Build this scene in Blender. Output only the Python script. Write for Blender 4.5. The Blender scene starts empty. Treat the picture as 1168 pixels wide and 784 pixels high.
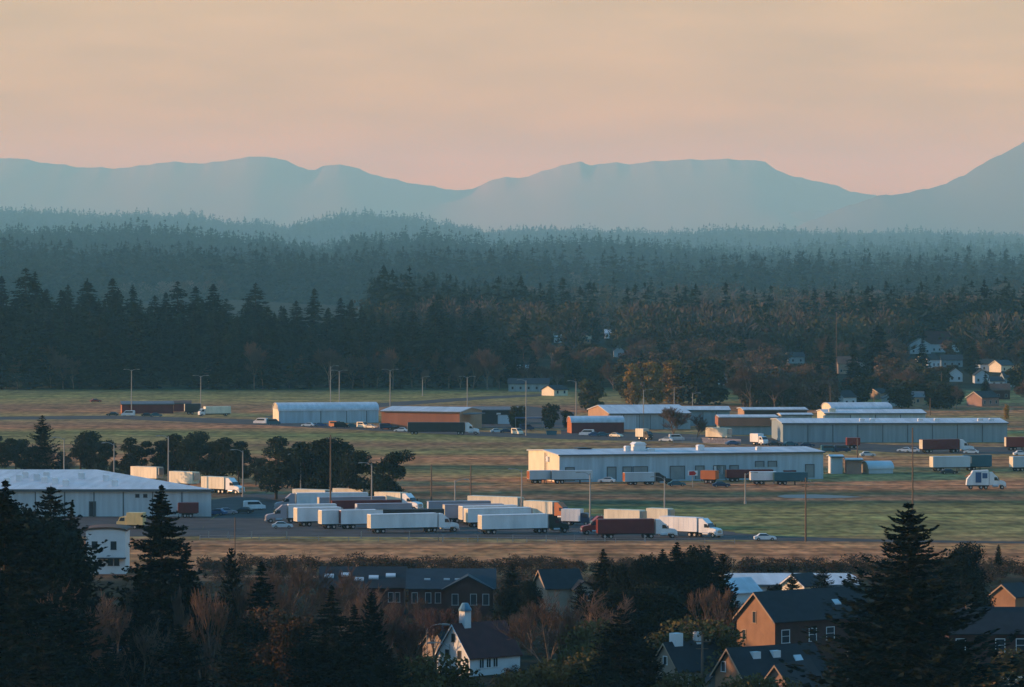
import bpy, math, random
import numpy as np
from mathutils import Vector

# ------------------------------------------------------------------ camera
SC = bpy.context.scene
COL = SC.collection
F, HY, H = 4867.0, 300.0, 58.0          # focal length in px (1168 px frame), horizon row, eye height
W0, H0 = 1168.0, 784.0
cam_d = bpy.data.cameras.new('camera'); cam = bpy.data.objects.new('camera', cam_d); COL.objects.link(cam)
cam_d.sensor_fit = 'HORIZONTAL'; cam_d.sensor_width = 36.0; cam_d.lens = F / W0 * 36.0
cam_d.shift_y = -(H0 / 2 - HY) / W0
cam_d.clip_start = 1.0; cam_d.clip_end = 120000.0
cam.location = (0, 0, H); cam.rotation_euler = (math.radians(90), 0, 0)
SC.camera = cam

# ------------------------------------------------------------------ sky, sun, exposure
SUN_EL, SUN_AZ = 9.5, 4.0               # degrees; the sun stands to the left, a little beyond the frame plane
W = bpy.data.worlds.new('World'); SC.world = W; W.use_nodes = True
nt = W.node_tree; N = nt.nodes; LK = nt.links
for n in list(N): N.remove(n)
out = N.new('ShaderNodeOutputWorld'); bg = N.new('ShaderNodeBackground'); bg.inputs['Strength'].default_value = 0.1
sky = N.new('ShaderNodeTexSky'); sky.sky_type = 'NISHITA'; sky.sun_disc = False
sky.sun_elevation = math.radians(SUN_EL); sky.sun_rotation = math.radians(-(90 - SUN_AZ))
sky.altitude = 50; sky.air_density = 1.0; sky.dust_density = 1.0; sky.ozone_density = 3.0
tc = N.new('ShaderNodeTexCoord'); sep = N.new('ShaderNodeSeparateXYZ'); LK.new(tc.outputs['Generated'], sep.inputs[0])
ramp = N.new('ShaderNodeValToRGB'); ramp.color_ramp.interpolation = 'EASE'
LK.new(sep.outputs['Z'], ramp.inputs[0])
SKY_STOPS = [(0.0, (7.2, 4.3, 0.0)), (0.025, (7.0, 4.65, 0.2)), (0.058, (7.0, 5.15, 2.3)), (0.10, (4.5, 3.8, 3.0)), (0.2, (0.8, 2.7, 4.6)), (0.5, (0.5, 2.6, 5.2)), (1.0, (0.35, 2.4, 5.2))]
SKY_SCALE = 9.0
els = ramp.color_ramp.elements
while len(els) < len(SKY_STOPS): els.new(0.5)
for e, (p, c) in zip(els, SKY_STOPS):
    e.position = p; e.color = (c[0] / SKY_SCALE, c[1] / SKY_SCALE, c[2] / SKY_SCALE, 1)
mp = N.new('ShaderNodeMapping'); mp.inputs['Scale'].default_value = (22, 22, 120); LK.new(tc.outputs['Generated'], mp.inputs[0])
nz = N.new('ShaderNodeTexNoise'); nz.inputs['Scale'].default_value = 1.0; nz.inputs['Detail'].default_value = 6; LK.new(mp.outputs[0], nz.inputs['Vector'])
mr = N.new('ShaderNodeMapRange'); mr.inputs[1].default_value = 0.3; mr.inputs[2].default_value = 0.7; mr.inputs[3].default_value = 0.88; mr.inputs[4].default_value = 1.08
LK.new(nz.outputs['Fac'], mr.inputs[0])
ml = N.new('ShaderNodeVectorMath'); ml.operation = 'SCALE'; LK.new(ramp.outputs[0], ml.inputs[0])
mm = N.new('ShaderNodeMath'); mm.operation = 'MULTIPLY'; mm.inputs[1].default_value = SKY_SCALE; LK.new(mr.outputs[0], mm.inputs[0]); LK.new(mm.outputs[0], ml.inputs['Scale'])
# only the upper air of the Nishita sky: the band near the horizon is the thin warm cloud above
up = N.new('ShaderNodeMapRange'); up.inputs[1].default_value = 0.05; up.inputs[2].default_value = 0.35; LK.new(sep.outputs['Z'], up.inputs[0])
sv = N.new('ShaderNodeVectorMath'); sv.operation = 'SCALE'; LK.new(sky.outputs[0], sv.inputs[0]); LK.new(up.outputs[0], sv.inputs['Scale'])
ad = N.new('ShaderNodeVectorMath'); ad.operation = 'ADD'; LK.new(sv.outputs[0], ad.inputs[0]); LK.new(ml.outputs[0], ad.inputs[1])
LK.new(ad.outputs[0], bg.inputs['Color']); LK.new(bg.outputs[0], out.inputs['Surface'])

sd = bpy.data.lights.new('sun', 'SUN'); sd.energy = 5.0; sd.angle = math.radians(0.6); sd.color = (1.0, 0.67, 0.36)
so = bpy.data.objects.new('sun', sd); COL.objects.link(so)
ce = math.cos(math.radians(SUN_EL))
sun_dir = Vector((-ce * math.cos(math.radians(SUN_AZ)), ce * math.sin(math.radians(SUN_AZ)), math.sin(math.radians(SUN_EL))))
so.rotation_euler = sun_dir.to_track_quat('Z', 'Y').to_euler(); so.location = (-300, 900, 300)
SC.view_settings.view_transform = 'Standard'; SC.view_settings.look = 'None'
SC.view_settings.exposure = 0.0; SC.view_settings.gamma = 1.0; SC.view_settings.use_curve_mapping = False
cy = SC.cycles
cy.max_bounces = 5; cy.diffuse_bounces = 2; cy.glossy_bounces = 2; cy.transmission_bounces = 2; cy.volume_bounces = 1; cy.transparent_max_bounces = 4
cy.use_denoising = True
cy.use_adaptive_sampling = False

# ------------------------------------------------------------------ helpers
R = math.radians
def Yrow(py, z=0.0): return F * (H - z) / (py - HY)
def Xpx(px, Y): return (px - 584.0) * Y / F

def interp(pts, x):
    xs = [p[0] for p in pts]; ys = [p[1] for p in pts]
    return float(np.interp(x, xs, ys))

HILL_B = [(-200, 92), (0, 93), (120, 93), (230, 78), (320, 66), (370, 30), (410, 72), (490, 75), (540, 54), (600, 58), (680, 68), (760, 40), (900, 12), (1300, 8)]
HILL_D = [(-200, 28), (0, 32), (90, 20), (150, 36), (240, 16), (300, 24), (390, 4), (450, 24), (520, 8), (600, 20), (680, 10), (800, 4), (1300, 2)]
HILL_C = [(-300, 270), (0, 270), (150, 257), (260, 216), (330, 194), (390, 248), (470, 230), (560, 166), (700, 162), (900, 157), (1200, 139), (1500, 139)]
def terrain(X, Y):
    if Y < 400: return 56.0 * min(1.0, max(0.0, (400 - Y) / 380.0)) ** 1.5 if abs(X) < 1e9 else 0
    if Y <= 1960: return 0.0
    px = X * F / Y + 584
    a = interp([(0, 1), (560, 0.7), (760, 0.35), (1168, 0.3)], px)
    kn = [(1960, 0.0), (2300, 16 * a), (2700, 8), (3600, 4), (5600, 0), (7000, interp(HILL_D, px)), (7800, 0), (10500, interp(HILL_B, px)), (12000, 20), (15000, 60), (22000, interp(HILL_C, px)), (24000, 120), (26000, 20), (70000, 0)]
    k = min(1.0, max(0.0, (Y - 2300) / 900.0)) * min(1.0, max(0.0, (25000 - Y) / 4000.0)) * (1 + Y / 5000.0)
    roll = math.sin(X / 150 + 1.0 + .8 * math.sin(Y / 400)) * math.sin(Y / 310 + .5 + .6 * math.sin(X / 260)) + .5 * math.sin(X / 61 + Y / 170)
    return interp(kn, Y) + 4.5 * k * roll

def project(X, Y, z): return 584 + F * X / Y, HY + F * (H - z) / Y
def on_terrain(px, py):
    """The first point of the ground seen at this pixel."""
    Y = 420.0
    while Y < 9000:
        X = Xpx(px, Y)
        if project(X, Y, terrain(X, Y))[1] <= py: break
        Y += 4.0
    X = Xpx(px, Y)
    return X, Y, terrain(X, Y)

class MB:
    """Collects faces for ONE mesh object."""
    def __init__(s): s.v = []; s.f = []; s.m = []
    def add(s, vs, fs, mi=0):
        b = len(s.v); s.v += [tuple(p) for p in vs]
        for f in fs: s.f.append(tuple(b + i for i in f)); s.m.append(mi)
    def box(s, x0, x1, y0, y1, z0, z1, mi=0):
        s.add([(x0, y0, z0), (x1, y0, z0), (x1, y1, z0), (x0, y1, z0), (x0, y0, z1), (x1, y0, z1), (x1, y1, z1), (x0, y1, z1)],
              [(0, 3, 2, 1), (4, 5, 6, 7), (0, 1, 5, 4), (1, 2, 6, 5), (2, 3, 7, 6), (3, 0, 4, 7)], mi)
    def prism(s, prof, axis, a0, a1, mi=0):
        n = len(prof)
        if axis == 'y': P = [(x, a0, z) for x, z in prof] + [(x, a1, z) for x, z in prof]
        elif axis == 'x': P = [(a0, y, z) for y, z in prof] + [(a1, y, z) for y, z in prof]
        else: P = [(x, y, a0) for x, y in prof] + [(x, y, a1) for x, y in prof]
        s.add(P, [tuple(range(n))[::-1], tuple(range(n, 2 * n))] + [(i, (i + 1) % n, n + (i + 1) % n, n + i) for i in range(n)], mi)
    def tube(s, p0, p1, r0, r1, n=8, mi=0):
        p0 = Vector(p0); p1 = Vector(p1); d = (p1 - p0).normalized()
        u = d.orthogonal().normalized(); w = d.cross(u)
        P = []
        for p, r in ((p0, r0), (p1, r1)):
            for i in range(n):
                a = 2 * math.pi * i / n; P.append(p + u * (r * math.cos(a)) + w * (r * math.sin(a)))
        s.add(P, [(i, (i + 1) % n, n + (i + 1) % n, n + i) for i in range(n)] + [tuple(range(n))[::-1], tuple(range(n, 2 * n))], mi)
    def build(s, name, mats, parent=None, loc=None, smooth=False):
        me = bpy.data.meshes.new(name); me.from_pydata(s.v, [], s.f)
        for m in (mats if isinstance(mats, (list, tuple)) else [mats]): me.materials.append(m)
        if any(s.m): me.polygons.foreach_set('material_index', s.m)
        if smooth: me.polygons.foreach_set('use_smooth', [True] * len(s.f))
        me.update()
        import bmesh
        if len(s.f) < 4000:
            bm = bmesh.new(); bm.from_mesh(me); bmesh.ops.recalc_face_normals(bm, faces=bm.faces); bm.to_mesh(me); bm.free()
        return link(name, me, parent, loc)

def link(name, me, parent=None, loc=None):
    o = bpy.data.objects.new(name, me); COL.objects.link(o)
    if parent is not None: o.parent = parent
    if loc is not None: o.location = loc
    return o
def np_mesh(name, verts, faces, mat, smooth=False):
    """Fast mesh from arrays; faces is (n,3) or (n,4)."""
    me = bpy.data.meshes.new(name); k = faces.shape[1]; n = len(faces)
    me.vertices.add(len(verts)); me.vertices.foreach_set('co', np.ascontiguousarray(verts, dtype=np.float32).ravel())
    me.loops.add(n * k); me.loops.foreach_set('vertex_index', np.ascontiguousarray(faces, dtype=np.int32).ravel())
    me.polygons.add(n); me.polygons.foreach_set('loop_start', np.arange(0, n * k, k, dtype=np.int32))
    me.polygons.foreach_set('loop_total', np.full(n, k, dtype=np.int32))
    if smooth: me.polygons.foreach_set('use_smooth', np.ones(n, dtype=bool))
    me.materials.append(mat); me.update(calc_edges=True); return me
def thing(name, label, cat, loc=(0, 0, 0), rz=0.0, group=None):
    o = bpy.data.objects.new(name, None); COL.objects.link(o); o.empty_display_size = 0.5
    o.location = loc; o.rotation_euler = (0, 0, rz); return tag(o, label, cat, group)
def tag(o, label=None, cat=None, group=None, kind=None):
    if label: o['label'] = label
    if cat: o['category'] = cat
    if group: o['group'] = group
    if kind: o['kind'] = kind
    return o
def dup(root, loc, rz, sc=1.0, label=None, group=None, sz=None):
    r = root.copy(); COL.objects.link(r); r.location = loc; r.rotation_euler = (0, 0, rz); r.scale = (sc, sc, sz or sc)
    if label: r['label'] = label
    if group: r['group'] = group
    for ch in list(root.children):
        c = ch.copy(); COL.objects.link(c); c.parent = r
        for g in ch.children:
            d = g.copy(); COL.objects.link(d); d.parent = c
    return r

# ------------------------------------------------------------------ materials
def mat(name, col, rough=0.8, var=0.15, scale=0.6, metal=0.0, obj_var=0.0, stretch=None, spec=0.3):
    m = bpy.data.materials.new(name); m.use_nodes = True; t = m.node_tree; b = t.nodes['Principled BSDF']
    b.inputs['Roughness'].default_value = rough; b.inputs['Metallic'].default_value = metal; b.inputs['Specular IOR Level'].default_value = spec
    c = t.nodes.new('ShaderNodeTexCoord'); n = t.nodes.new('ShaderNodeTexNoise'); n.inputs['Scale'].default_value = scale; n.inputs['Detail'].default_value = 5
    src = c.outputs['Object']
    if stretch:
        q = t.nodes.new('ShaderNodeMapping'); q.inputs['Scale'].default_value = stretch; t.links.new(src, q.inputs[0]); src = q.outputs[0]
    t.links.new(src, n.inputs['Vector'])
    r = t.nodes.new('ShaderNodeMapRange'); r.inputs[1].default_value = 0.3; r.inputs[2].default_value = 0.7
    r.inputs[3].default_value = 1 - var; r.inputs[4].default_value = 1 + var; t.links.new(n.outputs['Fac'], r.inputs[0])
    val = r.outputs[0]
    if obj_var:
        oi = t.nodes.new('ShaderNodeObjectInfo'); r2 = t.nodes.new('ShaderNodeMapRange'); r2.inputs[3].default_value = 1 - obj_var; r2.inputs[4].default_value = 1 + obj_var
        t.links.new(oi.outputs['Random'], r2.inputs[0]); k = t.nodes.new('ShaderNodeMath'); k.operation = 'MULTIPLY'
        t.links.new(val, k.inputs[0]); t.links.new(r2.outputs[0], k.inputs[1]); val = k.outputs[0]
    s = t.nodes.new('ShaderNodeVectorMath'); s.operation = 'SCALE'; s.inputs[0].default_value = col; t.links.new(val, s.inputs['Scale'])
    t.links.new(s.outputs[0], b.inputs['Base Color']); return m
M = {}
def dm(key, *a, **k): M[key] = mat(key, *a, **k)
dm('white', (0.78, 0.80, 0.80), 0.45, 0.14, 0.5, stretch=(1, 1, 0.25))
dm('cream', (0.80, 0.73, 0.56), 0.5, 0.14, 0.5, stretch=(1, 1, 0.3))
dm('pale_steel', (0.50, 0.58, 0.62), 0.5, 0.1, 0.3, stretch=(1, 1, 0.2))
dm('grey_trailer', (0.36, 0.33, 0.36), 0.5, 0.1, 0.3)
dm('maroon', (0.14, 0.025, 0.028), 0.45, 0.15, 0.5)
dm('red', (0.26, 0.04, 0.03), 0.4, 0.1)
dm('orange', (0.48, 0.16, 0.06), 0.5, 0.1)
dm('dark_green', (0.012, 0.035, 0.032), 0.35, 0.1)
dm('dark_blue', (0.02, 0.045, 0.10), 0.35, 0.1)
dm('blue', (0.05, 0.11, 0.24), 0.35, 0.1)
dm('teal', (0.03, 0.12, 0.16), 0.45, 0.1)
dm('charcoal', (0.035, 0.037, 0.04), 0.5, 0.15)
dm('black', (0.012, 0.012, 0.013), 0.7, 0.1)
dm('rubber', (0.018, 0.018, 0.019), 0.85, 0.1)
dm('steel', (0.42, 0.44, 0.46), 0.35, 0.08, metal=0.7)
dm('galv', (0.33, 0.33, 0.32), 0.55, 0.1, metal=0.3)
dm('glass', (0.03, 0.04, 0.05), 0.08, 0.05, spec=0.7)
dm('pane', (0.035, 0.045, 0.055), 0.12, 0.1, spec=0.6)
dm('headlight', (0.75, 0.75, 0.7), 0.15, 0.02)
dm('warehouse_wall', (0.50, 0.56, 0.58), 0.6, 0.16, 0.9, stretch=(1, 1, 0.08))
dm('warehouse_blue', (0.40, 0.53, 0.60), 0.6, 0.16, 0.9, stretch=(1, 1, 0.08))
dm('hangar_wall', (0.27, 0.35, 0.38), 0.6, 0.16, 0.8, stretch=(1, 1, 0.08))
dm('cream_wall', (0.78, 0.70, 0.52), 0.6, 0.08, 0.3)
dm('metal_roof', (0.52, 0.56, 0.60), 0.45, 0.2, 0.5, stretch=(1, 0.08, 1))
dm('seam', (0.10, 0.12, 0.13), 0.6, 0.1)
dm('dock_door', (0.24, 0.29, 0.30), 0.6, 0.1)
dm('rust_wall', (0.36, 0.15, 0.085), 0.7, 0.14, 0.3, stretch=(1, 1, 0.2))
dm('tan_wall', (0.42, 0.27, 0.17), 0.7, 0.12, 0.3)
dm('brick', (0.075, 0.036, 0.030), 0.85, 0.2, 0.9)
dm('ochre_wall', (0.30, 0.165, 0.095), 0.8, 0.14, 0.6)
dm('sand_wall', (0.36, 0.27, 0.20), 0.8, 0.12, 0.5)
dm('pink_wall', (0.36, 0.22, 0.17), 0.8, 0.12, 0.5)
dm('white_wall', (0.70, 0.72, 0.72), 0.7, 0.06, 0.5)
dm('slate', (0.018, 0.020, 0.024), 0.7, 0.25, 0.8)
dm('slate_blue', (0.024, 0.034, 0.044), 0.6, 0.2, 0.6)
dm('red_roof', (0.075, 0.022, 0.022), 0.75, 0.2, 0.7)
dm('grey_roof', (0.16, 0.17, 0.18), 0.7, 0.15, 0.6)
dm('brown_roof', (0.13, 0.075, 0.055), 0.8, 0.2, 0.6)
dm('trim', (0.40, 0.41, 0.41), 0.6, 0.05)
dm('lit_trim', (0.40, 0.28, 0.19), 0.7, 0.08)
dm('wood', (0.16, 0.11, 0.075), 0.9, 0.2)
dm('asphalt', (0.052, 0.050, 0.050), 0.9, 0.4, 0.16)
dm('concrete', (0.30, 0.29, 0.27), 0.9, 0.1)
dm('bark', (0.055, 0.038, 0.027), 0.95, 0.3, 2.0)
dm('pale_bark', (0.20, 0.14, 0.10), 0.95, 0.3, 2.0)
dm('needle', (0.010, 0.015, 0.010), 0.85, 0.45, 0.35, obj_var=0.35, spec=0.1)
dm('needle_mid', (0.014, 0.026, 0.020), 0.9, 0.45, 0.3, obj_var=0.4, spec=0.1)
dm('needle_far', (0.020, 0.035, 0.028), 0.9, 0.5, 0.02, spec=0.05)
dm('cypress_leaf', (0.026, 0.034, 0.020), 0.9, 0.5, 0.4, obj_var=0.3, spec=0.1)
dm('tan_leaf', (0.125, 0.088, 0.060), 0.95, 0.4, 0.4, obj_var=0.35, spec=0.1)
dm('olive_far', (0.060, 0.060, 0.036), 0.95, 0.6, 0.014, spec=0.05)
dm('leaf', (0.055, 0.056, 0.030), 0.9, 0.45, 0.4, obj_var=0.4, spec=0.1)
dm('rust_leaf', (0.075, 0.042, 0.022), 0.9, 0.4, 0.4, obj_var=0.25, spec=0.1)
dm('poplar_leaf', (0.30, 0.19, 0.05), 0.9, 0.4, 0.4, obj_var=0.2, spec=0.1)
dm('gold_leaf', (0.125, 0.078, 0.026), 0.9, 0.4, 0.4, obj_var=0.25, spec=0.1)
dm('olive_leaf', (0.085, 0.070, 0.026), 0.9, 0.4, 0.4, obj_var=0.3, spec=0.1)
dm('twig', (0.13, 0.088, 0.066), 0.95, 0.3, 0.4, obj_var=0.3, spec=0.1)
dm('red_twig', (0.13, 0.070, 0.055), 0.95, 0.3, 0.4, obj_var=0.25, spec=0.1)
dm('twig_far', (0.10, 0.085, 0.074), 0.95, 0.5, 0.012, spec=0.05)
dm('scrub_twig', (0.060, 0.042, 0.028), 0.95, 0.4, 0.15, spec=0.05)
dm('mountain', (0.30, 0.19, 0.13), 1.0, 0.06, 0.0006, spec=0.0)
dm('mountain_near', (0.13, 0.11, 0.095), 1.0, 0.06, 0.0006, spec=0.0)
dm('red_cloth', (0.5, 0.03, 0.04), 0.7, 0.05)
dm('yellow', (0.72, 0.55, 0.25), 0.5, 0.08)
dm('copper', (0.10, 0.24, 0.34), 0.5, 0.2)
# ------------------------------------------------------------------ the ground, roads, water, mountains, haze
rng = np.random.default_rng(7); random.seed(7)

def ramp_mat(name):
    m = bpy.data.materials.new(name); m.use_nodes = True; t = m.node_tree; b = t.nodes['Principled BSDF']
    b.inputs['Roughness'].default_value = 0.95; b.inputs['Specular IOR Level'].default_value = 0.05
    g = t.nodes.new('ShaderNodeNewGeometry')
    def noise(sx, sy, detail=4):
        q = t.nodes.new('ShaderNodeMapping'); q.inputs['Scale'].default_value = (sx, sy, 1); t.links.new(g.outputs['Position'], q.inputs[0])
        n = t.nodes.new('ShaderNodeTexNoise'); n.inputs['Scale'].default_value = 1; n.inputs['Detail'].default_value = detail; t.links.new(q.outputs[0], n.inputs['Vector']); return n.outputs['Fac']
    def math_(op, a, bb):
        k = t.nodes.new('ShaderNodeMath'); k.operation = op
        for i, v in enumerate((a, bb)):
            if isinstance(v, float): k.inputs[i].default_value = v
            else: t.links.new(v, k.inputs[i])
        return k.outputs[0]
    s = t.nodes.new('ShaderNodeSeparateXYZ'); t.links.new(g.outputs['Position'], s.inputs[0])
    y = math_('ADD', s.outputs['Y'], math_('MULTIPLY', math_('SUBTRACT', noise(0.006, 0.012, 3), 0.5), 70.0))
    y = math_('ADD', y, math_('MULTIPLY', math_('SUBTRACT', noise(0.05, 0.03, 5), 0.5), 22.0))
    mr = t.nodes.new('ShaderNodeMapRange'); mr.inputs[1].default_value = 760; mr.inputs[2].default_value = 2010; t.links.new(y, mr.inputs[0])
    cr = t.nodes.new('ShaderNodeValToRGB'); t.links.new(mr.outputs[0], cr.inputs[0])
    dark = (0.03, 0.032, 0.02); tan = (0.54, 0.225, 0.10); orange = (0.56, 0.245, 0.10); olive = (0.37, 0.26, 0.095); green = (0.27, 0.225, 0.08); dark_turf = (0.09, 0.11, 0.06); brown = (0.34, 0.165, 0.085)  # the dark green bands are the turf's own colour
    rows = [(660, dark), (652, brown), (648, orange), (636, tan), (622, orange), (618, brown), (613, olive), (603, green), (588, olive), (580, green), (574, dark_turf), (568, brown), (562, dark_turf), (556, tan),
            (548, tan), (541, olive), (534, dark_turf), (530, orange), (522, tan), (514, olive), (508, brown), (504, olive), (495, green), (489, tan), (483, brown), (476, olive), (470, tan), (464, brown), (457, olive), (450, green), (445, dark_turf), (442, dark)]
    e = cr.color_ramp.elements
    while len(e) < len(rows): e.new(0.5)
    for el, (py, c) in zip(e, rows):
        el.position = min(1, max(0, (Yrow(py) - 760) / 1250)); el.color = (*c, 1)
    v = t.nodes.new('ShaderNodeMapRange'); v.inputs[1].default_value = 0.3; v.inputs[2].default_value = 0.7; v.inputs[3].default_value = 0.62; v.inputs[4].default_value = 1.3
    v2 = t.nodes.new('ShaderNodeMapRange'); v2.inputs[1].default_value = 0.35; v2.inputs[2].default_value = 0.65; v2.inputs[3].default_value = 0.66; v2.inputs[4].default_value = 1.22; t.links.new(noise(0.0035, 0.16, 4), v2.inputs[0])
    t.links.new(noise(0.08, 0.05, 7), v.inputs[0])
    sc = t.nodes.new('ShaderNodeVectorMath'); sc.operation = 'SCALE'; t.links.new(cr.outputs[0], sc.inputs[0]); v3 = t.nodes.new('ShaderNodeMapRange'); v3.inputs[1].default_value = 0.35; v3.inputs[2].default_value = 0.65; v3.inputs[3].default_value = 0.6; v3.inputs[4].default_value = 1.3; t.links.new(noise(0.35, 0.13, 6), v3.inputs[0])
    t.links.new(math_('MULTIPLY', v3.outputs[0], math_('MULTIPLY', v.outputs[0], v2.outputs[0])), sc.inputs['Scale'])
    # patches where the turf is greener or burnt browner
    p = t.nodes.new('ShaderNodeMapRange'); p.inputs[1].default_value = 0.48; p.inputs[2].default_value = 0.66; p.inputs[4].default_value = 0.6; t.links.new(noise(0.012, 0.022, 4), p.inputs[0])
    mx = t.nodes.new('ShaderNodeMix'); mx.data_type = 'RGBA'; t.links.new(p.outputs[0], mx.inputs['Factor']); t.links.new(sc.outputs[0], mx.inputs['A'])
    tint = t.nodes.new('ShaderNodeVectorMath'); tint.operation = 'MULTIPLY'; tint.inputs[1].default_value = (0.62, 0.9, 0.75); t.links.new(sc.outputs[0], tint.inputs[0]); t.links.new(tint.outputs[0], mx.inputs['B'])
    t.links.new(mx.outputs['Result'], b.inputs['Base Color'])
    bp = t.nodes.new('ShaderNodeBump'); bp.inputs['Strength'].default_value = 0.6; bp.inputs['Distance'].default_value = 0.7; t.links.new(noise(0.35, 0.35, 5), bp.inputs['Height']); t.links.new(bp.outputs[0], b.inputs['Normal'])
    return m

Ys = [1, 60, 120, 180, 240, 300, 350, 400, 500, 600, 700, 800, 900, 1000, 1200, 1400, 1600, 1800, 1960] + list(np.arange(2010, 4200, 50)) + list(np.arange(4300, 9000, 100)) + list(np.arange(9200, 13000, 300)) + list(np.arange(13400, 25000, 600)) + [25500, 28000, 35000, 42000, 48000]
pxs = np.arange(-500, 1671, 31)
V = []; 
for Y in Ys:
    for p in pxs:
        X = (p - 584) / F * max(Y, 900); V.append((X, Y, terrain((p - 584) / F * Y, Y)))
nx = len(pxs); FA = [(j * nx + i, j * nx + i + 1, (j + 1) * nx + i + 1, (j + 1) * nx + i) for j in range(len(Ys) - 1) for i in range(nx - 1)]
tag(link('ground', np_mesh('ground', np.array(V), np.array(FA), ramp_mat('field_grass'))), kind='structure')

def sheet(name, pts, m, z, kind='structure'):
    b = MB(); b.add([(Xpx(px, Yrow(py, z)), Yrow(py, z), z) for px, py in pts], [tuple(range(len(pts)))])
    o = b.build(name, m); return tag(o, kind=kind)
sheet('parking_lot', [(228, 614), (233, 598), (262, 579), (330, 573), (420, 577), (500, 580), (640, 585), (700, 591), (760, 599), (838, 607), (838, 616), (700, 617), (500, 613), (330, 612)], M['asphalt'], 0.02)
sheet('road', [(838, 608), (885, 611.5), (1000, 615.5), (1240, 619), (1240, 621), (1000, 618), (885, 617), (838, 616)], M['asphalt'], 0.014)
sheet('yard', [(-60, 612), (-60, 585), (232, 572), (290, 563), (330, 565), (345, 572), (255, 580), (232, 600), (229, 612)], M['asphalt'], 0.03)
sheet('far_road', [(-60, 476.5), (130, 474), (300, 479), (480, 490), (560, 493), (660, 496), (760, 499), (760, 504), (640, 501), (560, 498), (420, 491), (300, 485), (130, 478), (-60, 479.5)], M['asphalt'], 0.014)
sheet('far_yard', [(640, 490), (860, 498), (1020, 508), (1240, 512), (1240, 518), (1050, 518), (860, 507), (760, 503), (640, 496)], M['asphalt'], 0.024)
sheet('far_lot', [(535, 488), (532, 466), (600, 463), (655, 470), (655, 489)], M['asphalt'], 0.02)
# a farm track running to the woods
sheet('track', [(300, 476), (330, 470), (430, 460), (560, 452), (640, 449), (640, 451), (560, 455), (440, 464), (350, 473), (320, 477)], M['asphalt'], 0.014)
wm = mat('pond_water', (0.05, 0.065, 0.07), 0.42, 0.05, spec=0.6)
nb = wm.node_tree.nodes.new('ShaderNodeBump'); nn = wm.node_tree.nodes.new('ShaderNodeTexNoise'); nn.inputs['Scale'].default_value = 40
nb.inputs['Strength'].default_value = 0.25; wm.node_tree.links.new(nn.outputs[0], nb.inputs['Height']); wm.node_tree.links.new(nb.outputs[0], wm.node_tree.nodes['Principled BSDF'].inputs['Normal'])
sheet('water', [(886, 566), (895, 564.5), (930, 564), (960, 565.5), (985, 567), (962, 568), (925, 568.5), (895, 568)], wm, 0.012)

def mountain(name, prof, D, depth, seed):
    r = np.random.default_rng(seed); px = np.arange(prof[0][0], prof[-1][0] + 1, 3.0)
    py = np.interp(px, [p[0] for p in prof], [p[1] for p in prof])
    def fbm(x, base, amp, o=6):
        v = np.zeros_like(x)
        for k in range(o): v += amp / 1.8 ** k * np.sin(x / base * 2 ** k * 6.283 + r.uniform(0, 6.28)); 
        return v
    py_s = np.convolve(np.pad(py, 20, 'edge'), np.hanning(41) / np.hanning(41).sum(), 'valid')
    py = py + fbm(px, 42, 0.6)
    ts = np.concatenate([[-0.6, -0.3], np.linspace(0, 1, 26)]); V = []
    ph = r.uniform(0, 6.28, 8)
    for t in ts:
        Y = D - t * depth
        k_ = min(1.0, abs(t) * 5); zr = H + (HY - (py * (1 - k_) + py_s * k_)) * D / F
        X = (px - 584) * D / F
        spur = np.zeros_like(px)
        for k in range(6): spur += (0.02 / 1.5 ** k) * np.sin(X / (5200 / 1.8 ** k) * 6.283 + ph[k] + (5 + 2 * k) * t * (1 if k % 2 else -1)) * np.cos(ph[-1 - k] + 9 * t + X / 9000)
        z = zr * (max(0, 1 - abs(t)) ** 1.15) + spur * zr * min(1, abs(t) * 3) * (1 - min(1, abs(t))) * 0.8
        V.append(np.stack([X * (1 if t <= 0 else Y / D * .5 + .5), np.full_like(px, Y), np.maximum(z, 2.0)], 1))
    n = len(px); Fq = np.array([(j * n + i, j * n + i + 1, (j + 1) * n + i + 1, (j + 1) * n + i) for j in range(len(ts) - 1) for i in range(n - 1)])
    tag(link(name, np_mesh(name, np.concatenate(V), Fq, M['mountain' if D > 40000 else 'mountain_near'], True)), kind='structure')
mountain('mountains', [(-120, 186), (-40, 182), (0, 180), (20, 181), (40, 184), (60, 187), (95, 191), (130, 192), (150, 191), (180, 186), (205, 185), (235, 187), (250, 184), (265, 182), (282, 180), (297, 178), (312, 180), (330, 185), (352, 194), (360, 194), (372, 189), (385, 187), (400, 190), (420, 197), (440, 203), (470, 209), (500, 214), (520, 217), (537, 217), (550, 210), (562, 205), (575, 203), (600, 202), (612, 198), (625, 194), (638, 189), (650, 187), (662, 185), (672, 188), (700, 186), (720, 187), (740, 185), (760, 183), (800, 182), (840, 182), (862, 183), (874, 186), (885, 193), (905, 202), (930, 206), (950, 211), (970, 218), (990, 222), (1010, 226), (1060, 236), (1150, 246), (1300, 250)], 42000, 9000, 3)
mountain('hills', [(900, 262), (940, 246), (970, 234), (1000, 224), (1020, 222), (1040, 219), (1060, 215), (1080, 209), (1100, 200), (1110, 193), (1120, 187), (1135, 180), (1150, 172), (1168, 162), (1190, 153), (1250, 148), (1320, 160)], 33000, 6500, 5)
mountain('foothills', [(720, 268), (780, 256), (820, 250), (860, 245), (890, 243), (920, 241), (960, 239), (1000, 237), (1100, 238), (1200, 236), (1300, 240)], 38000, 3500, 9)

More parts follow.
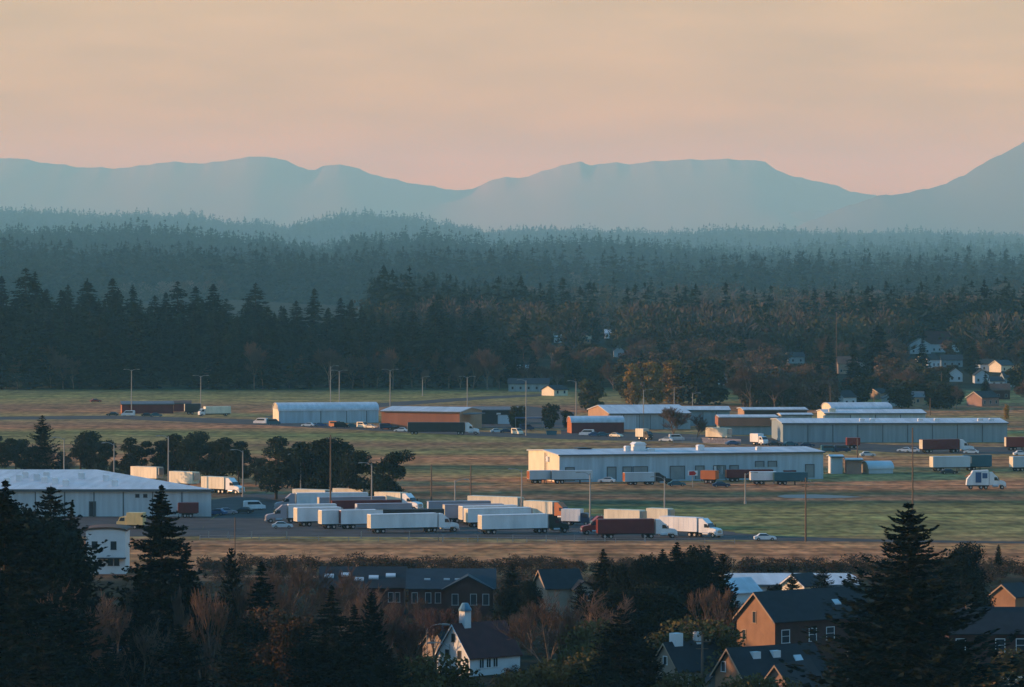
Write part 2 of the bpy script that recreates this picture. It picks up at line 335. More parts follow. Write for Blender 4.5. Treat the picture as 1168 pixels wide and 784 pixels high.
hb = MB(); hb.box(-12500, 12500, -500, 49000, -1.0, 1260.0)
hm = bpy.data.materials.new('valley_haze'); hm.use_nodes = True; hn = hm.node_tree
for n in list(hn.nodes): hn.nodes.remove(n)
ho = hn.nodes.new('ShaderNodeOutputMaterial'); hv = hn.nodes.new('ShaderNodeVolumePrincipled'); hn.links.new(hv.outputs[0], ho.inputs['Volume'])
hv.inputs['Color'].default_value = (0.30, 0.77, 1.0, 1); hv.inputs['Absorption Color'].default_value = (1, 1, 1, 1)
hv.inputs['Density'].default_value = 4.9e-5; hv.inputs['Anisotropy'].default_value = 0.0
tag(hb.build('haze', hm), kind='stuff')

# ------------------------------------------------------------------ buildings
def front(px0, px1, py, yaw=0.0):
    """Left front corner, length and yaw of a building whose front foot spans px0..px1 at row py."""
    Y = Yrow(py); L = (px1 - px0) * Y / F / max(0.2, math.cos(R(yaw))); return Xpx(px0, Y), Y, L

def opening(parent, L, D, face, u, z, w, h, frame='trim', pane='pane', name='window', rows=1, cols=1, th=0.10):
    """A framed opening on a wall: the frame is the part, the pane its sub-part. u runs along the wall."""
    def bx(b, a0, a1, d0, d1, z0, z1):
        if face == 'f': b.box(a0, a1, -d1, -d0, z0, z1)
        elif face == 'l': b.box(-d1, -d0, a0, a1, z0, z1)
        elif face == 'r': b.box(L + d0, L + d1, a0, a1, z0, z1)
    b = MB(); x0, x1 = u - w / 2, u + w / 2
    bx(b, x0, x0 + th, .004, .07, z, z + h); bx(b, x1 - th, x1, .004, .07, z, z + h)
    bx(b, x0 + th, x1 - th, .004, .07, z + h - th, z + h); bx(b, x0 - .06, x1 + .06, .004, .10, z - .08, z)
    for i in range(1, cols): bx(b, x0 + w * i / cols - .03, x0 + w * i / cols + .03, .032, .06, z, z + h - th)
    for i in range(1, rows): bx(b, x0 + th, x1 - th, .032, .058, z + h * i / rows - .03, z + h * i / rows + .03)
    fr = b.build(name, M[frame], parent)
    p = MB(); bx(p, x0 + th, x1 - th, .004, .028, z, z + h - th)
    p.build('pane' if name == 'window' else 'door_leaf', M[pane], fr); return fr

def gable(name, label, cat, loc, L, D, eave, ridge, axis='x', yaw=0.0, wall='white_wall', roof='slate', over=0.4, verge=None, group=None, end_wall=None, thick=0.18):
    t = thing(name, label, cat, loc, R(yaw), group)
    b = MB()
    if axis == 'x': b.prism([(0, 0), (D, 0), (D, eave), (D / 2, ridge), (0, eave)], 'x', 0, L)
    else: b.prism([(0, 0), (L, 0), (L, eave), (L / 2, ridge), (0, eave)], 'y', 0, D)
    if end_wall:                                  # sunlight painted into the gable ends by a warmer, brighter material
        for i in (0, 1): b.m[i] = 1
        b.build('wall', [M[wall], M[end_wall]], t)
    else: b.build('wall', M[wall], t)
    half = (D if axis == 'x' else L) / 2; sl = (ridge - eave) / half; k = over
    lo = eave - k * sl
    prof = [(-k, lo + .02), (half, ridge + .02), (2 * half + k, lo + .02), (2 * half + k, lo + thick), (half, ridge + thick + .04), (-k, lo + thick)]
    r = MB()
    if axis == 'x': r.prism(prof, 'x', -over, L + over)
    else: r.prism(prof, 'y', -over, D + over)
    ro = r.build('roof', M[roof], t)
    if verge:                                      # the pale barge boards along the gable edge
        g = MB()
        bp = [(-k - .03, lo - .14), (half, ridge - .14), (2 * half + k + .03, lo - .14), (2 * half + k + .03, lo + .12), (half, ridge + .12), (-k - .03, lo + .12)]
        if axis == 'x': g.prism(bp, 'x', -over - .07, -over - .004)
        else: g.prism(bp, 'y', -over - .07, -over - .004)
        g.build('barge_board', M[verge], t)
    return t, ro
def chimney(ro, x, y, z0, h, w=0.8, m='brick', cap='concrete'):
    b = MB(); b.box(x - w / 2, x + w / 2, y - w / 2, y + w / 2, z0, z0 + h); c = b.build('chimney', M[m], ro)
    return c

# --- left warehouse, flat pale roof
def shed(name, label, loc, L, D, eave, ridge_back, yaw, wall, end=None, roof='metal_roof', slope_y=True, seams=6, group=None, cat='warehouse'):
    """Long metal shed: the roof climbs from the front eave to a ridge further back and falls behind."""
    t = thing(name, label, cat, loc, R(yaw), group)
    b = MB(); rb = D * 0.5
    b.prism([(0, 0), (D, 0), (D, eave), (rb, ridge_back), (0, eave)], 'x', 0, L)
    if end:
        b.m[0] = 1; b.m[1] = 1; b.build('wall', [M[wall], M[end]], t)  # sunlight painted into the end walls as a brighter material
    else: b.build('wall', M[wall], t)
    sl = (ridge_back - eave) / rb; k = .5
    r = MB(); r.prism([(-k, eave - k * sl + .02), (rb, ridge_back + .02), (D + k, eave - k * sl + .02), (D + k, eave - k * sl + .3), (rb, ridge_back + .3), (-k, eave - k * sl + .3)], 'x', -.4, L + .4)
    ro = r.build('roof', M[roof], t)
    g = MB(); g.box(-.4, L + .4, -k - .16, -k - .004, eave - k * sl - .12, eave - k * sl + .22); g.build('gutter', M['seam'], ro)
    if seams:
        for i in range(1, seams): s = MB(); s.box(L * i / seams - .12, L * i / seams + .12, -.10, -.004, 0.0, eave - .35); s.build('panel_seam', M['seam'], t)
    return t, ro, (eave, ridge_back, rb)
def vent(ro, dims, x, yf, w=1.6, h=1.3, m='white', d=None):
    e, rg, rb = dims; y = yf; z = e + (rg - e) * (y / rb if y <= rb else max(0, 1 - (y - rb) / rb))
    b = MB(); d = d or w
    w *= .75; d *= .75; h *= .75
    b.box(x - w / 2, x + w / 2, y - d / 2, y + d / 2, z + .1, z + h * .75)
    b.prism([(x - w * .6, z + h * .75), (x + w * .6, z + h * .75), (x + w * .35, z + h), (x - w * .35, z + h)], 'y', y - d * .6, y + d * .6)
    return b.build('roof_vent', M[m], ro)
def dock(t, L, u, w=3.0, h=3.6, z=1.0, m='dock_door'):
    b = MB(); fr = .22
    b.box(u - w / 2 - fr, u - w / 2, -.16, -.004, z, z + h + fr); b.box(u + w / 2, u + w / 2 + fr, -.16, -.004, z, z + h + fr); b.box(u - w / 2, u + w / 2, -.16, -.004, z + h, z + h + fr)
    f = b.build('dock_door', M['seam'], t)
    p = MB(); p.box(u - w / 2, u + w / 2, -.07, -.004, z, z + h); p.build('door_leaf', M[m], f)

SK = 0.42                                        # this hall's plan is skewed: its right side runs back to the left
x, Y, L = front(-60, 241, 589.5); x0, Y0 = x, Y
t = thing('warehouse', 'long blue-white metal warehouse with pale seamed roof behind the dark trees', 'warehouse', (x, Y, 0))
def skew(o):
    for v in o.data.vertices: v.co.x -= SK * v.co.y
    return o
b = MB(); b.box(0, L, 0, 82, 0, 5.9); skew(b.build('wall', M['warehouse_wall'], t))
b = MB(); b.prism([(-.5, 5.92), (82.5, 6.5), (82.5, 6.8), (-.5, 6.22)], 'x', -.5, L + .5); ro = skew(b.build('roof', M['metal_roof'], t))
b = MB(); b.box(-.5, L + .5, -.68, -.504, 5.75, 6.3); b.build('gutter', M['seam'], ro)
for i in range(1, 9): b = MB(); b.box(L * i / 9 - .12, L * i / 9 + .12, -.10, -.004, 0, 5.6); b.build('panel_seam', M['seam'], t)
for px, py in ((8, 549), (22, 546), (29, 543), (42, 545), (51, 548), (63, 549), (75, 551), (93, 544), (121, 546), (131, 551), (53, 543)):
    Yv = F * (H - 6.4) / (py + 3 - HY); yv = Yv - Y0; xv = Xpx(px, Yv) - x0; b = MB(); z = 6.25 + .58 * yv / 83
    b.box(xv - .7, xv + .7, yv - .7, yv + .7, z - .1, z + 1.1); b.prism([(xv - .9, z + 1.1), (xv + .9, z + 1.1), (xv + .5, z + 1.5), (xv - .5, z + 1.5)], 'y', yv - .9, yv + .9); b.build('roof_vent', M['white'], ro)
for u in (.53, .56): opening(t, L, 42, 'f', L * (u + .19), 4.4, 1.0, .8, 'seam')
dock(t, L, L * .55, 1.2, 3.2, 0.1, 'charcoal')
# --- central warehouse with lit end
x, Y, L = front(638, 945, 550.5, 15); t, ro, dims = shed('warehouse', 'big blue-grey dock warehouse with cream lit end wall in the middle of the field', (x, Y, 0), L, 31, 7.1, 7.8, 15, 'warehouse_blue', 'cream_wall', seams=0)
for px in (650, 698, 716, 731, 774, 800, 825, 840, 870, 885, 929): dock(t, L, (px - 638) / 307 * L, 2.2 if px not in (731, 774) else 3.8, 3.4 if px not in (870, 885) else 1.4, 0.4 if px not in (870, 885) else 3.4, 'dock_door')
dock(t, L, (822 - 638) / 307 * L, 2.6, 2.2, 1.6, 'white')
for px, y, w, h in ((726, 8, 2.0, 2.2), (740, 9, 4.2, 3.4), (752, 7, 2.4, 1.4), (811, 8, 2.4, 2.3), (877, 6, 1.8, 1.6)): vent(ro, dims, (px - 638) / 307 * L, y, w, h)
for px in (684, 752): vent(ro, dims, (px - 638) / 307 * L, 16, 5, .9, 'charcoal')
b = MB()
for zz in np.arange(0.4, 7, .45): b.box(-.40, -.34, 12.2, 13.2, zz, zz + .07)
b.box(-.42, -.32, 12.05, 12.2, 0, 7.4); b.box(-.42, -.32, 13.2, 13.35, 0, 7.4); b.box(-.34, -.004, 12.5, 12.9, 5.4, 5.6); b.build('ladder', M['seam'], t)
b = MB(); b.box(-.5, -.004, 9.8, 11.6, 5.0, 6.4); b.build('vent_box', M['white'], t)
# --- far left: maroon shed
x, Y, L = front(139, 197, 472, 8); t, ro, dims = shed('freight_shed', 'long low maroon shed with orange lit end beside the far field road', (x, Y, 0), L, 9, 3.6, 4.4, 8, 'maroon', 'orange', roof='grey_roof', seams=0, cat='shed')
x, Y, L = front(197, 216, 470, 4); t, ro, dims = shed('freight_shed', 'short dark brown shed end to end with the long maroon shed', (x, Y + 5, 0), L, 8, 3.2, 3.9, 4, 'maroon', None, roof='brown_roof', seams=0, cat='shed')
# --- arched white hall + brick range
def arch_hall(name, label, loc, L, D, wall_h, rise, yaw, side, end, roof, cat='hall', group=None, doors=0):
    t = thing(name, label, cat, loc, R(yaw), group); n = 12
    arc = [(D / 2 - D / 2 * math.cos(math.pi * i / n), wall_h + rise * math.sin(math.pi * i / n)) for i in range(n + 1)]
    b = MB(); b.prism([(0, 0), (D, 0)] + arc[::-1], 'x', 0, L); b.m[0] = 1; b.m[1] = 1  # the sunlit look of the end walls is put into their colour
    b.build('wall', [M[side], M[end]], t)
    o2 = [(D / 2 - (D / 2 + .25) * math.cos(math.pi * i / n), wall_h + .03 + (rise + .25) * math.sin(math.pi * i / n)) for i in range(n + 1)]
    i2 = [(D / 2 - (D / 2 + .02) * math.cos(math.pi * i / n), wall_h + .03 + (rise + .02) * math.sin(math.pi * i / n)) for i in range(n + 1)]
    r = MB(); P0 = [(-.25, y, z) for y, z in o2] + [(-.25, y, z) for y, z in i2] + [(L + .25, y, z) for y, z in o2] + [(L + .25, y, z) for y, z in i2]; k = n + 1
    fs = []
    for i in range(n):
        fs += [(i, i + 1, 2 * k + i + 1, 2 * k + i), (k + i, 3 * k + i, 3 * k + i + 1, k + i + 1), (i, k + i, k + i + 1, i + 1), (2 * k + i, 2 * k + i + 1, 3 * k + i + 1, 3 * k + i)]
    fs += [(0, 2 * k, 3 * k, k), (n, k + n, 3 * k + n, 2 * k + n)]
    r.add(P0, fs); r.build('roof', M[roof], t)
    for i in range(doors):
        u = D * (i + 1) / (doors + 1); opening(t, L, D, 'l', u, wall_h + .6, .8, 1.7, 'trim', 'pane')
    return t
x, Y, L = front(318, 431, 483, 12)
t = arch_hall('hall', 'long pale blue hall with cream sunlit arched end wall by the far road', (x, Y, 0), L, 14, 4.4, 2.6, 12, 'warehouse_blue', 'cream_wall', 'metal_roof', doors=4)
for u in (.42, .68, .88): b = MB(); b.box(L * u - .12, L * u + .12, -.1, -.004, 0, 4.3); b.build('panel_seam', M['seam'], t)
x, Y, L = front(434, 530, 491, 0); Y += 2
t, ro, dims = shed('brick_hall', 'long rust-red ribbed hall with pale roof beside the arched pale hall', (x, Y + 9, 0), L, 22, 6.2, 7.4, -20, 'rust_wall', 'tan_wall', seams=0, cat='hall')
r = MB(); r.box(L + .5, L + 5, 2, 12, 5.4, 5.75); r.build('canopy', M['grey_roof'], t)
x, Y, L = front(552, 650, 487); t, ro, dims = shed('storage_shed', 'low dark grey shed with pale door at the edge of the far lot', (x - 4, Y + 25, 0), L * .62, 16, 5.0, 5.8, 0, 'charcoal', None, roof='grey_roof', seams=0, cat='shed')
dock(t, L, L * .36, 4.2, 3.2, .05, 'pale_steel'); opening(t, L, 16, 'f', L * .30, 3.4, 1.6, .7, 'trim', 'white')
# --- red quonset, brown-ended hangars
x, Y, L = front(652, 712, 494.5, 10); t = arch_hall('barn', 'dark red arched barn with orange lit round end beside the hangars', (x, Y, 0), L, 8, 3.6, 1.9, 10, 'maroon', 'orange', 'metal_roof', cat='barn')
x, Y, L = front(697, 790, 492, 9); t, ro, dims = shed('hangar', 'wide grey hangar with white roof and tan lit end behind the red barn', (x, Y + 14, 0), L, 44, 5.4, 7.6, 9, 'hangar_wall', 'tan_wall', seams=6, cat='hangar')
dock(t, L, L * .25, 6, 5, .05, 'warehouse_blue')
x, Y, L = front(760, 838, 490, 0); t, ro, dims = shed('hangar', 'teal-grey hangar wing with pale roof behind the bare brown tree', (x, Y + 34, 0), L, 30, 5.4, 6.2, 0, 'hangar_wall', None, seams=5, cat='hangar')
x, Y, L = front(824, 892, 499, 0); Y += 20
t = thing('depot', 'flat-topped depot with wide tan fascia above a shaded teal front', 'depot', (x, Y, 0), 0)
b = MB(); b.box(0, L, 0, 20, 0, 3.0); b.build('wall', M['hangar_wall'], t)
b = MB(); b.prism([(-.8, 3.0), (20.8, 3.0), (20.8, 5.8), (-.8, 5.7)], 'x', -.5, L + .5); b.build('fascia', M['rust_wall'], t)
b = MB(); b.box(-.2, L + .2, -.9, 20.9, 5.85, 6.15); ro = b.build('roof', M['metal_roof'], t)
x, Y, L = front(893, 1150, 505, 2); t, ro, dims = shed('warehouse', 'longest grey-green warehouse on the right with broad pale roof edge', (x, Y, 0), L, 38, 6.1, 6.9, 2, 'hangar_wall', None, seams=9)
for px in (986, 998, 1053, 1072, 1122, 1135): vent(ro, dims, (px - 893) / 257 * L, 6, 2.2, 1.6)
x, Y, L = front(952, 1070, 500, 2); t, ro, dims = shed('warehouse', 'pale upper hall with cream lit end rising behind the longest warehouse', (x, Y + 42, 0), L, 26, 6.6, 7.4, 2, 'warehouse_wall', 'cream_wall', seams=4)
vent(ro, dims, L * .08, 4, 3, 2, 'cream')
x, Y, L = front(972, 1046, 500, 0); t = arch_hall('hangar', 'curved dark-sided hangar with lit round end behind the pale upper hall', (x, Y + 90, 0), L, 20, 6.6, 1.7, 6, 'hangar_wall', 'cream_wall', 'metal_roof', cat='hangar')
x, Y, L = front(862, 938, 500, 0); t, ro, dims = shed('storage_shed', 'dark-fronted shed with tan end just behind the longest warehouse roof', (x, Y + 70, 0), L, 18, 6.8, 7.3, 4, 'charcoal', 'tan_wall', seams=0, cat='shed')
x, Y, L = front(900, 936, 500, 0); t, ro, dims = shed('storage_shed', 'small pale lit penthouse shed left of the pale upper hall', (x, Y + 39, 0), L, 9, 6.2, 6.6, 4, 'warehouse_wall', 'cream_wall', seams=0, cat='shed')
# --- sheds beside the central warehouse
x, Y, L = front(966, 983, 541, 0); t, ro, dims = shed('storage_shed', 'small tan box shed off the right end of the central warehouse', (x, Y, 0), L, 8, 3.8, 4.0, 0, 'pink_wall', None, seams=0, cat='shed')
x, Y, L = front(991, 1020, 540.5, 6); t = arch_hall('round_shed', 'low pale blue round-roofed shed with cream lit end beside the tan box', (x, Y, 0), L, 6.5, 1.3, 1.8, 14, 'pale_steel', 'cream_wall', 'pale_steel', cat='shed')
x, Y, L = front(949, 962, 541, 0); t, ro, dims = shed('storage_shed', 'narrow pale shed standing between the central warehouse end and the tan box shed', (x, Y + 2, 0), L, 5, 4.6, 4.9, 6, 'pale_steel', 'white', seams=0, cat='shed')
# --- white house among the left trees
x, Y, L = front(98, 143, 655); t = thing('white_house', 'two-storey white house with round-topped roof among the dark left trees', 'house', (x, Y, 0))
n = 10; D = 9
arc = [(L / 2 - L / 2 * math.cos(math.pi * i / n), 7.9 + .45 * math.sin(math.pi * i / n)) for i in range(n + 1)]
b = MB(); b.prism([(0, 0), (L, 0)] + arc[::-1], 'y', 0, D); b.build('wall', M['white_wall'], t)
o2 = [(L / 2 - (L / 2 + .3) * math.cos(math.pi * i / n), 7.92 + .55 * math.sin(math.pi * i / n)) for i in range(n + 1)]
b = MB(); b.prism(o2 + [(x0, z0 + .3) for x0, z0 in o2[::-1]], 'y', -.3, D + .3); b.build('roof', M['brown_roof'], t)
opening(t, L, D, 'f', L * .70, 4.6, 1.1, 1.5, 'charcoal'); opening(t, L, D, 'f', L * .22, 4.6, 1.1, 1.5, 'charcoal')
opening(t, L, D, 'f', L * .62, 1.6, 1.0, 1.4, 'charcoal'); opening(t, L, D, 'f', L * .78, 1.6, 1.0, 1.4, 'charcoal')
b = MB(); b.box(L * .3, L * 1.02, -1.6, -.004, 2.9, 3.1); b.build('porch_roof', M['slate_blue'], t)

# ------------------------------------------------------------------ near houses
def nh(px, py): Y = Yrow(py); return Xpx(px, Y), Y
# cottage, white gable
x, Y = nh(557, 772)
t, ro = gable('cottage', 'white steep-gabled cottage with dark red roof and square chimney', 'house', (x - 2.6, Y, 0), 9.5, 7.0, 2.7, 7.0, 'x', 42, 'white_wall', 'red_roof', .3, 'white')
opening(t, 9.5, 7, 'l', 3.5, 4.7, .7, 1.1, 'charcoal'); opening(t, 9.5, 7, 'l', 2.2, 2.3, .8, 1.2, 'charcoal'); opening(t, 9.5, 7, 'l', 4.8, 2.3, .8, 1.2, 'charcoal')
for u in (2.2, 3.5, 4.8): opening(t, 9.5, 6, 'f', u, 1.1, 1.0, 1.3, 'white', cols=2)
c = MB(); c.box(1.6, 2.8, 2.9, 4.1, 5.4, 8.9); c = c.build('chimney', M['white_wall'], ro)
b = MB(); b.tube((2.2, 3.5, 8.9), (2.2, 3.5, 9.2), .95, .95, 10); b.tube((2.2, 3.5, 9.2), (2.2, 3.5, 10.0), .9, .45, 10); b.build('chimney_cap', M['copper'], c)
x, Y = nh(523, 752)
t, ro = gable('cottage', 'small brown cottage with lit gable tip left of the white cottage', 'house', (x - 2, Y, 0), 4.5, 5.0, 2.0, 4.6, 'x', 42, 'sand_wall', 'slate', .3, 'lit_trim')
opening(t, 4.5, 5.0, 'l', 2.5, 1.6, .8, 1.1)
# dark long house
x, Y = nh(466, 706)
t, ro = gable('brick_house', 'dark brick house with slate-blue roof and a row of white windows', 'house', (x, Y, 0), 13.8, 11, 5.0, 7.6, 'x', 0, 'brick', 'slate_blue', .5)
b = MB(); b.prism([(6.0, 0), (13.4, 0), (13.4, 5.0), (9.7, 6.9), (6.0, 5.0)], 'y', -1.6, .004); b.build('front_wing', M['brick'], t)
b = MB(); b.prism([(5.4, 4.72), (9.7, 6.93), (14.0, 4.72), (14.0, 4.92), (9.7, 7.15), (5.4, 4.92)], 'y', -2.0, 3.5); b.build('roof', M['slate_blue'], t)
for u in (1.0, 3.2, 4.8): opening(t, 13.8, 11, 'f', u, 2.6, 1.0, 1.7, 'trim')
for u in (7.6, 10.6, 12.6):
    f = opening(t, 13.8, 11, 'f', u, 2.4, 1.1, 1.8, 'trim'); f.location = (0, -1.6, 0)
for u in (3.0, 6.2, 8.0):
    b = MB(); b.box(u - .5, u + .5, 2.0, 3.0, 6.15, 6.42); b.build('skylight', M['pale_steel'], ro)
x, Y = nh(366, 702)
t, ro = gable('brick_house', 'long low dark house with pale skylights left of the dark brick house', 'house', (x, Y, 0), 13.6, 12, 4.6, 7.4, 'x', 0, 'brick', 'slate', .5)
opening(t, 13.6, 12, 'f', 12.6, 2.2, .9, 1.6); opening(t, 13.6, 12, 'f', 11.5, 2.2, .9, 1.6); opening(t, 13.6, 12, 'f', 4.0, 2.2, .9, 1.4)
for u, v in ((1.2, 3), (4.0, 3.4), (6.2, 2), (8.6, 2.6), (11.4, 3.2)):
    z = 4.6 + 2.8 * v / 6 + .22; b = MB(); b.prism([(v - .5, z - .25), (v + .5, z + .22), (v + .5, z + .36), (v - .5, z + .02)], 'x', u - .8, u + .8); b.build('skylight', M['pale_steel'], ro)
# tan house
x, Y = nh(624, 706)
t, ro = gable('tan_house', 'tan house with dark slate roof and bay window beside tall conifers', 'house', (x, Y, 0), 6.2, 7.5, 5.0, 7.6, 'x', 16, 'sand_wall', 'slate', .4, 'lit_trim')
b = MB(); b.prism([(4.2, 0), (7.4, 0), (7.4, 4.8), (5.8, 6.0), (4.2, 4.8)], 'y', -1.8, .004); b.build('front_wing', M['sand_wall'], t)
b = MB(); b.prism([(3.9, 4.62), (5.8, 6.03), (7.7, 4.62), (7.7, 4.82), (5.8, 6.25), (3.9, 4.82)], 'y', -2.1, 3); b.build('roof', M['slate'], t)
f = opening(t, 6.2, 7.5, 'f', 5.8, 2.7, 1.4, 1.7, 'trim', cols=2); f.location = (0, -1.8, 0)
# ochre long house
x, Y = nh(884, 757)
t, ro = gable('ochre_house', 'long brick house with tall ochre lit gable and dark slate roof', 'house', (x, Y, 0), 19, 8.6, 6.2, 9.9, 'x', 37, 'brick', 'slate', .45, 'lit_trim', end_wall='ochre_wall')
opening(t, 19, 8.6, 'l', 4.6, 5.6, .9, 1.7, 'lit_trim'); opening(t, 19, 8.6, 'l', 6.9, 3.0, .9, 1.5, 'lit_trim')
for u, w in ((2.0, 1.6), (7.2, 1.5), (10.6, 1.6)): opening(t, 19, 8.6, 'f', u, 2.9, w, 1.9, 'white', rows=2)
b = MB(); b.prism([(1.6, 7.62), (2.5, 8.36), (2.5, 8.55), (1.6, 7.95)], 'x', 13.0, 14.2); b.build('skylight', M['pale_steel'], ro)
# front brick house
x, Y = nh(848, 822)
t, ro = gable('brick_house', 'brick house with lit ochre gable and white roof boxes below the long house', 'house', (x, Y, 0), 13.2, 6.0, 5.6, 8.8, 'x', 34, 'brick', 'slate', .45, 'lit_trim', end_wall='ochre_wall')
opening(t, 13.2, 6, 'l', 4.2, 5.9, 1.0, 1.3, 'white'); opening(t, 13.2, 6, 'l', 3.0, 2.6, 1.0, 1.6, 'charcoal')
opening(t, 13.2, 6, 'f', 2.6, 2.7, 1.3, 1.9, 'white', rows=2); opening(t, 13.2, 6, 'f', 6.4, 2.7, 2.4, 1.9, 'white', cols=3)
for u in (3.4, 6.6):
    b = MB(); b.box(u - .6, u + .6, 1.6, 2.6, 6.4, 8.4); b.build('chimney', M['white_wall'], ro)
b = MB(); b.prism([(0.9, 6.7), (1.6, 7.5), (1.6, 7.72), (0.9, 7.0)], 'x', 9.2, 10.4); b.build('skylight', M['pale_steel'], ro)
# front-right gable
x, Y = nh(918, 848)
t, ro = gable('pink_house', 'pinkish gable house with lit roof edge in front of the big conifer', 'house', (x - .6, Y, 0), 7.5, 6.6, 5.2, 9.2, 'x', 55, 'pink_wall', 'slate', .5, 'lit_trim')
opening(t, 7.5, 6.6, 'l', 3.3, 5.0, 1.0, 1.3, 'lit_trim')
# house by the utility pole
x, Y = nh(774, 806)
t, ro = gable('sand_house', 'sand-coloured house with lit gable and two chimneys by the utility pole', 'house', (x, Y, 0), 8.2, 5.6, 4.8, 8.0, 'x', 36, 'sand_wall', 'slate', .4, 'lit_trim')
opening(t, 8.2, 5.6, 'l', 2.8, 5.3, .9, 1.1, 'white'); opening(t, 8.2, 5.6, 'f', 2.2, 2.6, 1.2, 1.4)
chimney(ro, 1.8, 2.8, 7.6, 1.7, 1.3, 'white_wall'); chimney(ro, 5.4, 2.8, 7.6, 1.7, .9, 'white_wall')
x, Y = nh(806, 812)
t, ro = gable('brown_house', 'small shaded brown house with dark gable right of the utility pole', 'house', (x, Y - 4, 0), 5, 5, 4.2, 6.8, 'y', 0, 'sand_wall', 'slate', .4)
opening(t, 5, 5, 'f', 2.5, 2.2, 1.0, 1.4)
# right-hand brick house
x, Y = nh(1082, 768)
t, ro = gable('brick_house', 'wide dark brick house with white windows right of the big conifer', 'house', (x, Y, 0), 17, 9, 5.7, 8.8, 'x', 0, 'brick', 'slate', .45)
for u in (1.7, 7.3, 10.2, 14): opening(t, 17, 9, 'f', u, 3.0, 1.4, 1.9, 'white', rows=2)
chimney(ro, 3.3, 4.5, 8.4, 1.5, .9, 'ochre_wall')
# small houses beyond the ochre house
x, Y = nh(836, 694)
t, ro = gable('pale_roof_house', 'small white house with pale blue roof beyond the ochre gable', 'house', (x, Y, 0), 5.5, 7, 2.6, 4.6, 'x', 30, 'white_wall', 'metal_roof', .4, 'white')
x, Y = nh(917, 690)
t, ro = gable('small_house', 'small cream lit gable house between the dark round trees', 'house', (x, Y, 0), 5, 5, 3.2, 4.9, 'x', 48, 'cream_wall', 'slate', .4, 'white')
x, Y = nh(836, 685)
t, ro, dims = shed('low_hall', 'long flat pale-roofed hall at the near edge of the field', (x, Y + 4, 0), 22, 26, 2.2, 2.6, 0, 'warehouse_blue', None, seams=0, cat='hall')
x, Y = nh(1158, 700)
t, ro = gable('small_house', 'small orange lit gable at the right edge of the field', 'house', (x, Y, 0), 5, 5, 2.8, 4.6, 'x', 48, 'ochre_wall', 'slate', .4, 'lit_trim')
x, Y = nh(1128, 836)
t, ro = gable('low_house', 'low pale-roofed garage with lit edge beside the golden bush', 'garage', (x, Y, 0), 8, 8, 5.6, 6.2, 'x', 20, 'pink_wall', 'lit_trim', .4)
x, Y = nh(676, 818)
t, ro = gable('low_house', 'low blue-grey roofed shed among the golden bushes', 'shed', (x - 4, Y, 0), 9, 7, 4.0, 5.2, 'x', 10, 'pale_steel', 'slate_blue', .4)
x, Y = nh(118, 790)
t, ro = gable('low_house', 'tiny blue-roofed shed deep among the dark left trees', 'shed', (x - 2, Y, 0), 5, 5, 4.6, 6.0, 'x', 25, 'sand_wall', 'blue', .4)
chimney(ro, .6, 2.5, 5.6, 1.6, .5, 'cream_wall')
# ------------------------------------------------------------------ vehicles
def wheel_mesh(r, w):
    b = MB(); b.tube((0, -w / 2, 0), (0, w / 2, 0), r, r, 14); return b
_wm = {}
def wheel(parent, x, y, r=0.5, w=0.3):
    k = (r, w)
    if k not in _wm:
        b = MB(); n = 16
        b.tube((0, -w / 2, 0), (0, w / 2, 0), r, r, n); o = b.build('wheel', M['rubber'], parent)
        h = MB(); h.tube((0, -w / 2 - .012, 0), (0, w / 2 + .012, 0), r * .52, r * .52, 10); hub = h.build('rim', M['steel'], o)
        _wm[k] = (o.data, hub.data)
    else:
        o = link('wheel', _wm[k][0], parent); hub = link('rim', _wm[k][1], o)
    o.location = (x, y, r); return o

